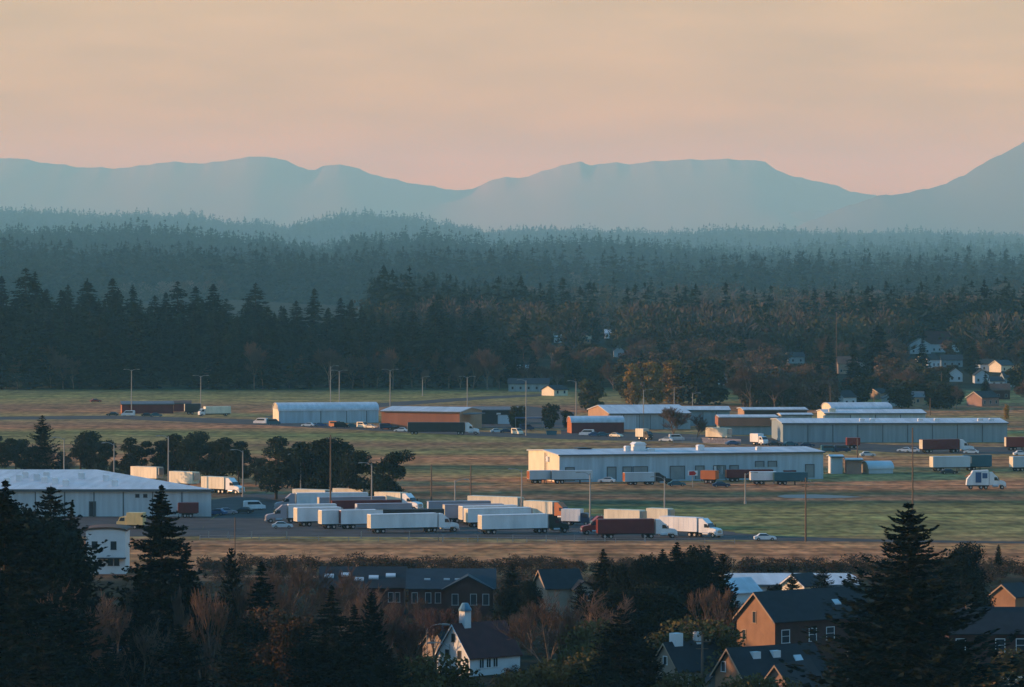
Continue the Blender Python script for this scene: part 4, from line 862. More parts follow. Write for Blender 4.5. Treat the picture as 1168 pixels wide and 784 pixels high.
# ------------------------------------------------------------------ trees
def kites(P, U, V):
    """One kite-shaped spray per row: points P, half-length U, half-width V."""
    n = len(P); v = np.empty((n, 4, 3)); v[:, 0] = P - U * .55; v[:, 1] = P + V - U * .1; v[:, 2] = P + U; v[:, 3] = P - V - U * .1
    return v.reshape(-1, 3), np.arange(n * 4).reshape(n, 4)
def fir_arrays(h, Wd, seed, nb, ns, k=2, droop=.25, size=.6, base=.07, power=.85, rag=.5, lean=0.0, tip_up=0.0):
    r = np.random.default_rng(seed)
    zf = base + (1 - base) * np.sort(r.random(nb)) ** .92
    az = np.arange(nb) * 2.39996 + r.normal(0, .5, nb)
    ln = Wd * (1 - zf) ** power * (1 - rag / 2 + rag * r.random(nb)) + .02 * h * (1 - zf) + .15
    low = np.clip((zf - base) / .12, 0.45, 1); ln *= low
    t = np.linspace(.12, 1, ns)[None, :, None] + r.normal(0, .06, (nb, ns, k)); t = np.clip(t, .05, 1.05)
    d = np.stack([np.cos(az), np.sin(az), np.zeros(nb)], 1)[:, None, None, :]; q = np.stack([-np.sin(az), np.cos(az), np.zeros(nb)], 1)[:, None, None, :]
    L = ln[:, None, None]
    lat = r.normal(0, 1, (nb, ns, k)) * L * .17 * (1.12 - t)
    zz = (zf * h)[:, None, None] + L * (.12 * t - droop * t ** 1.5 + tip_up * t ** 4) + r.normal(0, .03, t.shape) * L
    P = d * (L * t)[..., None] + q * lat[..., None]; P[..., 2] += zz
    s = size * (.55 + .6 * r.random(t.shape)) * np.clip(1.25 - .55 * t, .5, 2) * np.clip(.35 + 1.1 * (1 - zf), .4, 1)[:, None, None]
    sl = (.12 - 1.5 * droop * t + 2.5 * tip_up * t ** 3) * .8
    U = d * (s * 1.3)[..., None] + q * (s * r.normal(0, .45, t.shape))[..., None]; U[..., 2] += s * sl - .25 * s * r.random(t.shape)
    Vv = q * (s * .55)[..., None] + d * (s * r.normal(0, .2, t.shape))[..., None]; Vv[..., 2] += s * r.normal(0, .45, t.shape)
    P, U, Vv = [a.reshape(-1, 3) for a in (P, U, Vv)]
    # the leader
    m = 10; lp = np.zeros((m, 3)); lp[:, 2] = h * np.linspace(.95, 1.0, m); lu = r.normal(0, .12, (m, 3)); lu[:, 2] = size * .7; lv = r.normal(0, .16 * size, (m, 3))
    P = np.concatenate([P, lp]); U = np.concatenate([U, lu]); Vv = np.concatenate([Vv, lv])
    P[:, 0] += lean * P[:, 2]
    return P, U, Vv
def tubes(S, n=4):
    """Tapered tubes from rows (x0 y0 z0 x1 y1 z1 r0 r1)."""
    S = np.asarray(S); a = S[:, :3]; b = S[:, 3:6]; d = b - a; d /= np.linalg.norm(d, axis=1, keepdims=True) + 1e-9
    ref = np.where(np.abs(d[:, 2:3]) > .9, np.array([[1., 0, 0]]), np.array([[0, 0, 1.]])); u = np.cross(d, ref); u /= np.linalg.norm(u, axis=1, keepdims=True) + 1e-9; w = np.cross(d, u)
    m = len(S); V = np.empty((m, 2 * n, 3))
    for i in range(n):
        c, s = math.cos(2 * math.pi * i / n), math.sin(2 * math.pi * i / n)
        V[:, i] = a + (u * c + w * s) * S[:, 6:7]; V[:, n + i] = b + (u * c + w * s) * S[:, 7:8]
    q = np.array([[i, (i + 1) % n, n + (i + 1) % n, n + i] for i in range(n)]); Fq = (np.arange(m) * 2 * n)[:, None, None] + q[None]
    return V.reshape(-1, 3), Fq.reshape(-1, 4)
def bare_segments(h, spread, seed, levels=6, kids=3, up=.35, r0=None):
    r = random.Random(seed); segs = []; r0 = r0 or h * .016
    def grow(p, d, ln, rad, lv):
        bend = Vector((r.gauss(0, .12), r.gauss(0, .12), .06)); m = p + (d + bend * .5) * ln * .5; e = m + (d + bend).normalized() * ln * .5
        segs.append((lv, *p, *m, rad, rad * .85)); segs.append((lv, *m, *e, rad * .85, rad * .68))
        if lv >= levels: return
        n = kids + (1 if lv >= 2 and r.random() < .6 else 0)
        for i in range(n):
            f = 1.0 if i == 0 else r.uniform(.35, 1.0); o = p + (e - p) * f
            ax = Vector((r.gauss(0, 1), r.gauss(0, 1), r.gauss(0, .4))).normalized(); nd = (d + ax * spread * (.45 if i == 0 else 1.0) + Vector((0, 0, up))).normalized()
            grow(o, nd, ln * r.uniform(.6, .82), max(rad * (.7 if i == 0 else .5), .012), lv + 1)
    grow(Vector((0, 0, 0)), Vector((0, 0, 1)), h * .26, r0, 0)
    S = np.array(segs); top = S[:, 6].max(); S[:, 1:7] *= h / top; return S
def leaf_cloud(clumps, seed, per, size, flat=.0, elong=1.0):
    r = np.random.default_rng(seed); P = []; 
    for (c, rad, w) in clumps:
        n = int(per * w); d = r.normal(0, 1, (n, 3)); d /= np.linalg.norm(d, axis=1, keepdims=True); rr = (.35 + .65 * r.random(n) ** .45)[:, None] * (1 + .16 * np.sin(d[:, :1] * 5 + d[:, 1:2] * 7 + c[0]))
        P.append(np.array(c) + d * rr * np.array(rad))
    P = np.concatenate(P); n = len(P); s = size * (.5 + r.random(n))[:, None]
    U = r.normal(0, 1, (n, 3)); U[:, 2] = U[:, 2] * (1 - flat) * elong; U /= np.linalg.norm(U, axis=1, keepdims=True); Vv = np.cross(U, r.normal(0, 1, (n, 3))); Vv /= np.linalg.norm(Vv, axis=1, keepdims=True) + 1e-9
    return P, U * s, Vv * s * .55
PROTO = {}
def proto(name, key, cat, trunk_segs, crown, tm, cm):
    """First of a kind, with trunk and crown; it waits to be placed by plant()."""
    t = bpy.data.objects.new(name, None); COL.objects.link(t); t['category'] = cat
    v, f = tubes(trunk_segs, 6); link('trunk', np_mesh('trunk', v, f, M[tm]), t)
    v, f = crown; link('crown', np_mesh('crown', v, f, M[cm]), t)
    PROTO[key] = [t, False]; return t
def plant(key, px, top, base, label, group=None, Y=None, wide=1.0, hnom=None, rz=None):
    """Plant a copy so that its tip shows at (px, top) and its foot at row base (or at distance Y)."""
    t, used = PROTO[key]; Y = Y or Yrow(base); X = Xpx(px, Y); z = terrain(X, Y)
    h = H - z - (top - HY) * Y / F; sc = h / HN[key]
    rz = random.uniform(0, 6.28) if rz is None else rz
    if not used:
        PROTO[key][1] = True; t.location = (X, Y, z - .1); t.rotation_euler = (0, 0, rz); t.scale = (sc * wide, sc * wide, sc); o = t
        t['label'] = label
        if group: t['group'] = group
    else:
        o = dup(t, (X, Y, z - .1), rz, sc * wide, label, group, sz=sc)
        if not group and 'group' in o: del o['group']
    return o
HN = {}
def make_fir(key, h, Wd, seed, nb, ns, k=2, name='fir_tree', cm='needle', base=.07, **kw):
    P, U, Vv = fir_arrays(h, Wd, seed, nb, ns, k, base=base, **kw); HN[key] = h
    seg = [(0, 0, 0, kw.get('lean', 0) * h * .5, 0, h * .5, h * .013, h * .008), (kw.get('lean', 0) * h * .5, 0, h * .5, kw.get('lean', 0) * h, 0, h * .985, h * .008, .03)]
    r = random.Random(seed)
    for i in range(24):
        z = h * (base + .8 * i / 24); a = i * 2.4; l = Wd * (1 - z / h) ** .85 * .7; seg.append((0, 0, z, l * math.cos(a), l * math.sin(a), z - .1 * l, .07 * h / 25, .02))
    proto(name, key, 'tree', seg, kites(P, U, Vv), 'bark', cm)
def make_bare(key, h, spread, seed, levels=6, kids=3, up=.3, cm='twig', tm='pale_bark', wmin=.03, name='bare_tree', r0=None):
    S = bare_segments(h, spread, seed, levels, kids, up, r0); HN[key] = h
    lo = S[S[:, 0] <= 2][:, 1:]; hi = S[S[:, 0] > 2][:, 1:].copy(); hi[:, 6:8] = np.maximum(hi[:, 6:8], wmin)
    proto(name, key, 'tree', lo, tubes(hi, 3), tm, cm)
def make_leafy(key, h, clumps, seed, per, size, cm='leaf', name='leafy_tree', tm='bark', flat=0., elong=1., cat='tree'):
    HN[key] = h; seg = []; r = random.Random(seed); r0 = h * .022; fork = (0, 0, h * .28)
    seg.append((0, 0, 0, *fork, r0, r0 * .8))
    for c, rad, w in clumps:
        m = (c[0] * .5, c[1] * .5, fork[2] + (c[2] - fork[2]) * .55); seg.append((*fork, *m, r0 * .6, r0 * .4)); seg.append((*m, *c, r0 * .4, .04))
    P, U, Vv = leaf_cloud(clumps, seed, per, size, flat, elong); proto(name, key, cat, seg, kites(P, U, Vv), tm, cm)
def clump_set(h, w, n, seed, zlo=.35, rr=.2, lean=0.0, cone=0.0):
    r = random.Random(seed); out = []
    for i in range(n):
        zf = zlo + (1 - zlo - rr * .6) * (i + r.random()) / n; a = r.uniform(0, 6.28); prof = math.sqrt(max(.05, 1 - ((zf - .6) / .5) ** 2)) * (1 - cone * (zf - zlo) / (1 - zlo))
        d = w * prof * r.uniform(.25, .8); q = rr * h * r.uniform(.7, 1.2) * (1 - .4 * cone * zf)
        out.append(((d * math.cos(a) + lean * h * (zf - zlo), d * math.sin(a), zf * h), (q * r.uniform(1, 1.4), q * r.uniform(1, 1.4), q * .75), r.uniform(.7, 1.2)))
    return out
# foreground kinds, built at full detail
make_fir('great', 33, 9.0, 17, 330, 15, 6, size=.44, droop=.16, tip_up=.30, rag=.9, base=.10, power=.78)
make_fir('firA', 28, 8.6, 12, 300, 13, 6, size=.46, droop=.26, tip_up=.18, rag=.7, base=.05, power=.85)
make_fir('firB', 24, 6.4, 13, 270, 12, 5, size=.42, droop=.26, tip_up=.15, rag=.7, base=.05, power=.85)
make_fir('firC', 20, 5.8, 14, 230, 11, 5, size=.40, droop=.14, tip_up=.22, rag=.9, base=.04, power=.7)
make_fir('slim', 18, 2.2, 15, 170, 8, 4, size=.42, droop=.05, tip_up=.5, rag=.5, base=.03, power=.55)
make_leafy('dome', 22, clump_set(22, 6.5, 26, 21, .12, .15, 0, .55), 21, 1300, .26, 'needle', 'evergreen_tree')
make_leafy('dome2', 18, clump_set(18, 5.5, 22, 22, .1, .16, 0, .35), 22, 1300, .25, 'needle', 'evergreen_tree')
make_bare('bareA', 15, .75, 31, 6, 3, .22, wmin=.022); make_bare('bareB', 13, .9, 32, 6, 3, .15, wmin=.022); make_bare('bareC', 16, .5, 33, 6, 3, .4, wmin=.022)
make_bare('redA', 11, .8, 34, 6, 3, .25, 'red_twig', wmin=.024); make_bare('redB', 10, .7, 35, 6, 3, .35, 'red_twig', wmin=.024)
make_bare('paleA', 15, .42, 36, 6, 3, .55, 'twig', 'pale_bark', wmin=.02, r0=.28)
make_leafy('gold', 8, clump_set(8, 3.6, 16, 41, .2, .2), 41, 420, .22, 'gold_leaf', 'golden_bush', cat='bush'); make_leafy('olive', 9, clump_set(9, 3.8, 16, 42, .18, .2), 42, 420, .24, 'olive_leaf', 'leafy_bush', cat='bush')
make_leafy('larch', 15, clump_set(15, 3.4, 18, 43, .15, .13, 0, .6), 43, 700, .2, 'rust_leaf', 'larch_tree')
for i in range(3):   # windswept cypresses
    make_leafy(f'cyp{i}', 15, clump_set(15, 5.2, 13, 51 + i, .22, .135, .34), 51 + i, 700, .30, 'cypress_leaf', 'cypress_tree', flat=.4)

# the line of cypresses across the left of the field
G = 'windswept cypresses in the line across the field'
cl = 'dark windswept cypress in the long line behind the pale left warehouse'
for i, (px, top, base, w, lb) in enumerate((
    (-6, 496, 556, 1.2, cl), (18, 499, 556, 1.2, cl), (34, 508, 557, 1.3, cl), (70, 515, 556, 1.2, cl), (92, 490, 559, 1.3, 'broad dark cypress with a rounded top, right of the small spruce'), (110, 500, 560, 1.1, cl),
    (148, 499, 562, 1.15, 'lone leaning cypress with gaps on both sides before the trailer line'), (128, 524, 561, 1.0, cl), (178, 499, 562, 1.2, cl), (197, 495, 563, 1.2, cl), (217, 490, 564, 1.2, 'tallest peaked cypress above the cream trailers'),
    (236, 500, 565, 1.25, cl), (254, 499, 566, 1.3, cl), (272, 512, 567, 1.1, cl), (292, 520, 568, 1.0, cl), (315, 498, 570, 1.2, 'dark cypress leaning right between two street lamps at the yard'),
    (335, 510, 571, 1.0, cl), (352, 497, 572, 1.25, cl), (368, 500, 572, 1.3, cl), (399, 512, 577, 1.15, 'cypress with a brown lower crown right of the tall wooden pole'), (441, 511, 579, 1.0, 'lone slim cypress leaning right at the right end of the line'), (428, 540, 580, 1.0, cl))):
    plant(f'cyp{i % 3}', px, top, base - (14 if px < 305 else 0), lb, G, wide=w, rz=random.uniform(-.5, .5))
plant('firC', 48, 474, 557, 'small pointed spruce standing up out of the line of cypresses', wide=1.0)
plant('bareB', 62, 505, 557, 'grey-brown bare tree beside the small spruce in the cypress line')

# ---- foreground trees: (kind, px, tip row, foot row, width factor, label)
DK = 'dark fir in the unlit foreground mass at the bottom left'; DKG = 'dark firs of the bottom left mass'
BR = 'leafless brown tree in the dark foreground thicket left of centre'; BRG = 'leafless trees of the left thicket'
FG = [
 ('firA', 6, 548, 852, 1.25, 'tall dark fir cut off by the left picture edge, before the pale warehouse'),
 ('firC', 58, 556, 800, 1.3, 'dark broad evergreen before the left of the pale warehouse'), ('firB', 82, 572, 812, .7, 'ragged dark evergreen just left of the white house'),
 ('dome2', 34, 572, 820, 1.1, 'dark bushy evergreen beside the fir at the left edge'),
 ('firA', 184, 553, 806, 1.05, 'large dark fir standing before the right end of the pale warehouse'),
 ('firB', 158, 650, 820, .8, DK), ('firB', 212, 622, 812, 1.0, DK), ('slim', 264, 626, 780, 1.0, 'narrow dark column-shaped conifer left of the freight yard grass'),
 ('firB', 298, 640, 800, 1.0, 'dark fir at the foot of the grass strip, right of the narrow conifer'), ('firC', 246, 690, 830, 1.2, DK), ('firB', 20, 668, 860, 1.3, DK), ('firC', 80, 672, 850, 1.4, DK), ('firB', 124, 724, 860, 1.0, DK),
 ('firB', 160, 690, 850, 1.3, DK), ('firC', 205, 712, 860, 1.4, DK), ('firC', 50, 720, 880, 1.5, DK), ('firC', 270, 722, 870, 1.3, DK), ('firB', 378, 668, 840, 1.2, 'dark fir standing before the brown larch, left of centre'), ('firC', 350, 715, 850, 1.3, DK), ('firB', 404, 690, 850, 1.2, DK),
 ('slim', 424, 676, 815, 1.3, 'slender dark fir left of the reddish bare trees'), ('firC', 445, 742, 860, 1.3, DK),
 ('bareA', 205, 652, 800, .8, BR), ('paleA', 150, 662, 815, .6, 'bare tree with several pale upright trunks below the white house'), ('paleA', 200, 664, 818, .6, 'second bare tree with pale upright trunks, right of the one below the white house'), ('bareB', 30, 622, 810, .9, 'brown bare tree in front of the evergreens at the left edge'),
 ('paleA', 255, 690, 830, .6, BR), ('bareA', 310, 634, 790, .8, BR), ('bareA', 336, 626, 760, 1.0, BR), ('bareB', 360, 640, 760, 1.0, BR), ('bareC', 300, 650, 790, .9, BR), ('bareA', 392, 640, 750, 1.0, BR), ('bareB', 415, 660, 780, 1.0, BR), ('bareC', 282, 664, 800, .9, BR), ('bareA', 128, 676, 842, .9, BR), ('bareC', 236, 668, 846, .9, BR), ('bareB', 62, 660, 846, .9, BR), ('bareA', 168, 700, 852, .9, BR), ('bareA', 478, 676, 738, .9, BR), ('bareB', 402, 672, 742, 1.0, BR), ('bareA', 448, 680, 740, .9, BR), ('bareB', 545, 684, 736, .8, BR), ('bareB', 345, 672, 800, .9, BR),
 ('larch', 318, 690, 830, 1.3, 'rusty brown larch in the dark left foreground'), ('larch', 336, 700, 836, 1.0, 'smaller rusty brown larch touching the larger one'),
 ('redA', 442, 688, 800, 1.0, 'reddish bare tree below the long low dark house'), ('redA', 470, 690, 795, 1.1, 'broad reddish bare tree below the dark brick house'), ('redB', 495, 692, 770, 1.0, 'reddish bare tree just left of the small brown cottage'), ('redB', 514, 698, 742, .8, 'reddish bare tree behind the two cottages'),
 ('dome2', 464, 708, 769, .75, 'dark evergreen added left of the white cottage to keep sun off its gable'),  # added tree, placed to cast its shadow on the cottage gable
 ('olive', 484, 745, 850, 1.2, 'dark bush with golden top below the reddish bare trees'), ('gold', 610, 752, 850, 1.0, 'large golden-brown bush before the white cottage'), ('gold', 638, 756, 845, 1.0, 'golden-brown bush right of the largest one before the cottage'), ('gold', 578, 770, 856, .7, 'small golden bush at the foot of the white cottage'),
 ('olive', 660, 742, 845, 1.0, 'olive bush left of the dark spiky fir at bottom centre'), ('firC', 708, 694, 850, 1.25, 'dark spiky fir at the bottom centre'), ('firB', 690, 728, 860, 1.1, 'lower dark fir beside the spiky fir at bottom centre'), ('firC', 742, 736, 850, 1.1, 'dark fir left of the sand-coloured house'), ('olive', 770, 766, 858, 1.2, 'dark bush at the foot of the sand-coloured house'),
 ('olive', 672, 706, 800, 1.0, 'olive-green leafy tree below the tall conifer clump'), ('bareA', 606, 682, 748, 1.0, 'brown bare tree left of the tan house front'), ('bareA', 626, 670, 790, 1.1, 'brown bare tree before the tan house'), ('paleA', 650, 690, 800, .9, 'bare tree with pale slanting trunk before the tan house'), ('bareB', 672, 668, 780, 1.1, 'wide brown bare tree below the conifers right of the tan house'), ('bareC', 588, 696, 750, .9, 'thin brown bare tree behind the white cottage roof'),
 ('firB', 688, 626, 735, 1.2, 'pointed dark conifer, leftmost of the tall centre clump'), ('firC', 662, 664, 725, 1.0, 'small dark conifer beside the tan house'), ('dome2', 712, 640, 740, 1.0, 'shaggy dark conifer, second of the tall centre clump'), ('dome', 738, 630, 745, .8, 'dark conifer in the middle of the tall centre clump'),
 ('firA', 756, 626, 745, 1.2, 'dark fir in the densest part of the tall centre clump'), ('firA', 772, 618, 745, 1.2, 'tallest dark fir of the tall centre clump'), ('dome', 792, 620, 742, .85, 'rounded dark conifer right of the tallest in the clump'), ('firB', 808, 622, 740, 1.3, 'dark conifer near the right end of the tall clump'), ('slim', 824, 632, 738, 1.5, 'narrow dark conifer at the right end of the tall clump'),
 ('dome2', 750, 662, 760, 1.3, 'low broad evergreen at the foot of the tall clump'), ('dome2', 700, 668, 760, 1.2, 'low broad evergreen at the left foot of the tall clump'), ('bareC', 800, 664, 782, 1.0, 'tan bare tree before the right end of the tall clump'), ('bareC', 820, 668, 778, .9, 'tan bare tree left of the ochre gable'), ('olive', 800, 705, 800, 1.3, 'dark bush between the sand-coloured house and the ochre gable'),
 ('firC', 584, 643, 712, 1.1, 'small spiky conifer left of the tan house roof'), ('dome2', 604, 660, 718, .8, 'dark evergreen left of the tan house'), ('dome2', 580, 668, 722, .9, 'dark evergreen between the brick house and the tan house'),
 ('firC', 938, 646, 708, 1.2, 'dark conifer between the small cream gable and the big conifer'), ('firC', 904, 653, 704, 1.1, 'dark small conifer left of the small cream gable'), ('dome2', 886, 664, 706, .8, 'small dark tree above the ochre house roof, left'), ('slim', 877, 668, 706, 1.4, 'tiny dark conifer leftmost above the ochre house roof'), ('firC', 968, 654, 712, 1.2, 'dark conifer hard left of the big conifer'),
 ('great', 1036, 574, 930, 1.5, 'biggest spiky dark conifer on the right foreground'), ('dome', 1100, 616, 735, 1.0, 'broad-topped dark conifer just right of the biggest one'), ('slim', 1139, 621, 652, 1.3, 'tiny lone column-shaped cypress on the field at the right'),
 ('firC', 985, 700, 870, 1.2, 'lower dark fir at the left foot of the biggest conifer'), ('firB', 1075, 700, 880, 1.2, 'lower dark fir at the right foot of the biggest conifer'),
 ('gold', 1118, 748, 850, 1.5, 'golden bush right of the biggest conifer'), ('olive', 1150, 738, 800, .9, 'brown bush before the right-hand brick house'), ('olive', 845, 768, 860, 1.1, 'dark bush at the front brick house gable'), ('olive', 880, 772, 860, 1.0, 'dark bush at the foot of the front brick house'),
 ('dome2', 574, 690, 745, .7, 'dark round evergreen above the white cottage chimney'), ('olive', 540, 774, 850, .8, 'dark bush left of the white cottage foot'),
]
for k, px, top, base, w, lb in FG:
    g = DKG if lb == DK else BRG if lb == BR else None
    plant(k, px, top, base, lb, g, wide=w)

# ---- the stand of firs behind the left of the field
for i in range(5): make_fir(f'wood{i}', 36, 6.6 + .8 * (i % 3), 61 + i, 170, 7, 3, size=1.15, droop=.24, rag=.7, base=.03, cm='needle_mid', name='conifer_tree', power=.62, tip_up=.06)
for i in range(4): make_bare(f'brush{i}', 14, .8, 71 + i, 5, 4, .25, 'twig', 'pale_bark', wmin=.05, name='leafless_tree')
for i in range(3): make_leafy(f'tan{i}', 14, clump_set(14, 4.6, 18, 91 + i, .12, .17), 91 + i, 260, .5, 'tan_leaf', 'autumn_tree', 'pale_bark', elong=2.0)
for i in range(3): make_leafy(f'round{i}', 13, clump_set(13, 4.6, 16, 81 + i, .15, .2), 81 + i, 210, .62, 'leaf', 'round_tree')
make_leafy('poplar', 19, clump_set(19, 3.4, 16, 85, .10, .13, 0, .5), 85, 420, .45, 'poplar_leaf', 'poplar_tree')
TOPA = [(-60, 318), (0, 322), (40, 316), (60, 312), (100, 328), (140, 334), (170, 330), (200, 338), (240, 330), (280, 334), (300, 328), (330, 344), (345, 350), (380, 350), (400, 342), (430, 352), (455, 340), (480, 350), (495, 342), (520, 350), (545, 368), (580, 372), (620, 374), (650, 392), (680, 405)]
rA = random.Random(5); LBA = 'dark fir in the dense stand along the far left edge of the field'; GA = 'firs of the dense stand behind the field'
for row, Y in enumerate((1968, 2010, 2060, 2120, 2190, 2260)):
    n = 40; xmax = 640 - row * 14
    for i in range(n):
        px = -30 + (xmax + 30) * (i + rA.random()) / n; tl = interp(TOPA, px)
        top = tl + 6 + (5 - row) * 7.5 + rA.gauss(0, 10) - (14 if rA.random() < .07 else 0) + (8 if row < 5 else -3)
        plant(f'wood{rA.randrange(5)}', px, top, None, LBA, GA, Y=Y + rA.uniform(-14, 14), wide=rA.uniform(.95, 1.75))
LBF = 'brown leafless tree at the foot of the fir stand behind the field'; GF = 'leafless trees along the foot of the fir stand'
for px, top in ((20, 405), (58, 392), (72, 402), (84, 408), (290, 388), (300, 400), (376, 396), (352, 402), (402, 404), (430, 400), (448, 396), (470, 404), (500, 398), (512, 406), (540, 400), (556, 396), (570, 408), (604, 410), (620, 416), (636, 410), (130, 420), (238, 412), (330, 418), (415, 416), (485, 420), (525, 416)):
    plant(f'brush{rA.randrange(4)}', px, top, None, LBF, GF, Y=1962 + rA.uniform(-8, 6), wide=rA.uniform(.8, 1.3))

# ---- far town houses and the trees round them
HOUSES = []
def town(label, px0, px1, roof, foot, wall, roofm, axis='x', yaw=0, verge=None, gr=None):
    X, Y, z = on_terrain((px0 + px1) / 2, foot); s = F / Y; L = (px1 - px0) / s / math.cos(R(yaw)); hh = (foot - roof) / s; HOUSES.append((px0, px1, Y, foot - .15 * (foot - roof)))
    D = 8.0 if axis == 'x' else 10.0; ev = min(hh * .62, 5.5); ev = max(ev, 2.2)
    t, ro = gable('town_house', label, 'house', (Xpx(px0, Y), Y, z - .2), L, D, ev, max(hh, ev + 1.4), axis, yaw, wall, roofm, .4, verge, 'houses of the far town')
    n = max(1, int(L / 3.2))
    for i in range(n): opening(t, L, D, 'f', L * (i + .5) / n, 1.2, 1.1, 1.3, 'trim')
for a in (
 ('white gabled chapel-like house with wide grey-blue roof, top of the far town', 1038, 1062, 386, 404, 'white_wall', 'slate_blue', 'y', 0, 'white'),
 ('long red-brown roofed building behind the white gabled house', 1056, 1094, 378, 402, 'white_wall', 'red_roof'),
 ('pale house with reddish brown roof left of the dark firs in town', 956, 978, 407, 427, 'sand_wall', 'brown_roof'), ('blue-grey gabled house attached right of the reddish brown roof', 976, 993, 412, 429, 'pale_steel', 'slate_blue', 'y'),
 ('small white gable house just above the pale upper hall', 962, 978, 446, 464, 'white_wall', 'slate', 'x', 40, 'white'), ('dark green-roofed house behind the pale upper hall', 1008, 1034, 448, 464, 'hangar_wall', 'slate_blue', 'y'),
 ('white house with tan lit gable above the orange tree', 1058, 1074, 404, 420, 'white_wall', 'slate', 'x', 42, 'cream_wall'), ('blue-grey house with long roof right of the tan gable', 1074, 1098, 405, 419, 'hangar_wall', 'slate_blue'),
 ('teal gabled house in the middle of the right town', 1082, 1098, 420, 436, 'pale_steel', 'slate', 'y'), ('tan roofed house left of the cream houses at the right edge', 1118, 1137, 410, 424, 'pale_steel', 'brown_roof', 'x', 20),
 ('cream gabled house near the right picture edge', 1142, 1158, 411, 425, 'cream_wall', 'slate_blue', 'x', 42, 'cream_wall'), ('house with orange lit roof edge at the right picture edge', 1158, 1186, 418, 430, 'cream_wall', 'lit_trim'),
 ('blue-white gabled house below the tan roofed house', 1112, 1128, 422, 438, 'pale_steel', 'slate', 'y'), ('white low house right of the blue-white gable', 1130, 1146, 430, 442, 'white_wall', 'slate_blue'), ('teal roofed house low at the right edge of town', 1146, 1176, 424, 442, 'hangar_wall', 'slate_blue', 'x', 12),
 ('dark brown roofed house in the lower right of town', 1126, 1152, 438, 456, 'brick', 'brown_roof'), ('house with cream lit gable and grey roof right of the brown bare trees', 1120, 1142, 447, 464, 'pink_wall', 'slate', 'x', 44, 'cream_wall'),
 ('tan wall house beneath the orange tree', 1040, 1054, 447, 462, 'tan_wall', 'grey_roof'), ('dark roofed house at the left of town with lit edge', 900, 918, 402, 415, 'hangar_wall', 'slate_blue', 'x', 10, 'cream_wall'),
 ('house with a pale lit roof edge left of the centre firs', 1004, 1016, 444, 456, 'sand_wall', 'slate', 'x', 40, 'cream_wall'),
 ('long white low building at the edge of the dark woods', 576, 602, 417, 429, 'white_wall', 'pale_steel'), ('grey roofed house below the long white building', 580, 626, 432, 447, 'hangar_wall', 'slate_blue'), ('small house with cream gable left of the corner lamp', 632, 648, 440, 452, 'cream_wall', 'slate', 'x', 42),
 ('tiny orange lit house in the middle woods', 662, 674, 383, 392, 'ochre_wall', 'lit_trim'), ('tiny white house left of the orange lit house', 632, 641, 381, 391, 'white_wall', 'white'), ('pale grey long house in the mid woods', 690, 706, 376, 386, 'white_wall', 'pale_steel'),
 ('teal house behind the golden poplars', 812, 832, 424, 440, 'pale_steel', 'slate_blue'), ('pale roofed long hall far up in the right woods', 900, 930, 307, 315, 'white_wall', 'white'), ('grey gable house in the middle woods right of centre', 700, 712, 395, 408, 'pale_steel', 'slate', 'y')):
    town(*a)
X, Y, z = on_terrain(1018, 392); t = thing('brick_chimney', 'orange lit brick chimney stack with pale base left of the white gabled house', 'chimney', (X, Y, z))
b = MB(); b.box(-1.2, 1.2, -1.2, 1.2, 0, 5.5); b.build('base', M['white_wall'], t); b = MB(); b.box(-1.0, 1.0, -1.0, 1.0, 5.5, 8.5); b.box(-1.25, 1.25, -1.25, 1.25, 8.2, 8.8); b.build('stack', M['ochre_wall'], t)
X, Y, z = on_terrain(891, 392); t = thing('church_spire', 'small orange lit tower standing above the brown woods', 'tower', (X, Y, z))
b = MB(); b.box(-1.5, 1.5, -1.5, 1.5, 0, 6); b.build('tower_wall', M['pink_wall'], t); b = MB(); b.add([(-1.7, -1.7, 6), (1.7, -1.7, 6), (1.7, 1.7, 6), (-1.7, 1.7, 6), (0, 0, 10.5)], [(0, 1, 4), (1, 2, 4), (2, 3, 4), (3, 0, 4), (3, 2, 1, 0)]); b.build('spire', M['red_roof'], t)

SPEC = [('poplar', 722, 412, 462, 1.1, 'golden poplar, slim one at the left of the golden row'), ('poplar', 746, 410, 462, 1.3, 'golden poplar, middle of the golden row behind the hangar'), ('poplar', 770, 408, 461, 1.6, 'broad golden-green poplar, third of the golden row'), ('round1', 806, 407, 462, 1.5, 'dark olive round tree right of the golden poplars'),
 ('round0', 672, 432, 470, 1.2, 'dark round tree left of the tan-ended hangar'), ('round2', 627, 460, 490, .9, 'small dark round tree on the far lot'), ('round1', 590, 462, 489, .9, 'small dark bush-like tree beside the dark grey shed'), ('round2', 648, 468, 489, 1.0, 'dark tree behind the blue canopy lot'),
 ('brush0', 856, 416, 468, 1.3, 'big domed brown bare tree behind the hangars'), ('brush1', 884, 424, 468, 1.2, 'brown bare tree right of the big domed one'), ('brush2', 768, 463, 503, 1.5, 'wide brown bare tree in front of the teal-grey hangar'), ('brush3', 795, 470, 503, 1.1, 'brown bare tree right of the wide one before the hangar'),
 ('wood1', 1002, 368, 440, 1.3, 'tallest dark fir cluster tree in the right town'), ('wood3', 988, 392, 440, 1.2, 'dark fir left of the tallest in the right town'), ('wood2', 1018, 398, 440, 1.2, 'dark fir right of the tallest in the right town'), ('wood4', 1052, 386, 440, 1.0, 'dark pointed fir before the white gabled house'), ('wood0', 945, 384, 440, 1.1, 'dark fir left of the reddish brown roof'),
 ('poplar', 1044, 412, 449, 1.3, 'small orange tree standing out among the town houses'), ('wood2', 1124, 424, 456, .8, 'dark slim fir among the right-edge houses'), ('wood1', 1110, 386, 430, 1.3, 'dark fir right of the white gabled house'), ('poplar', 1148, 460, 478, 1.0, 'orange lit small tree behind the right end of the longest warehouse')]
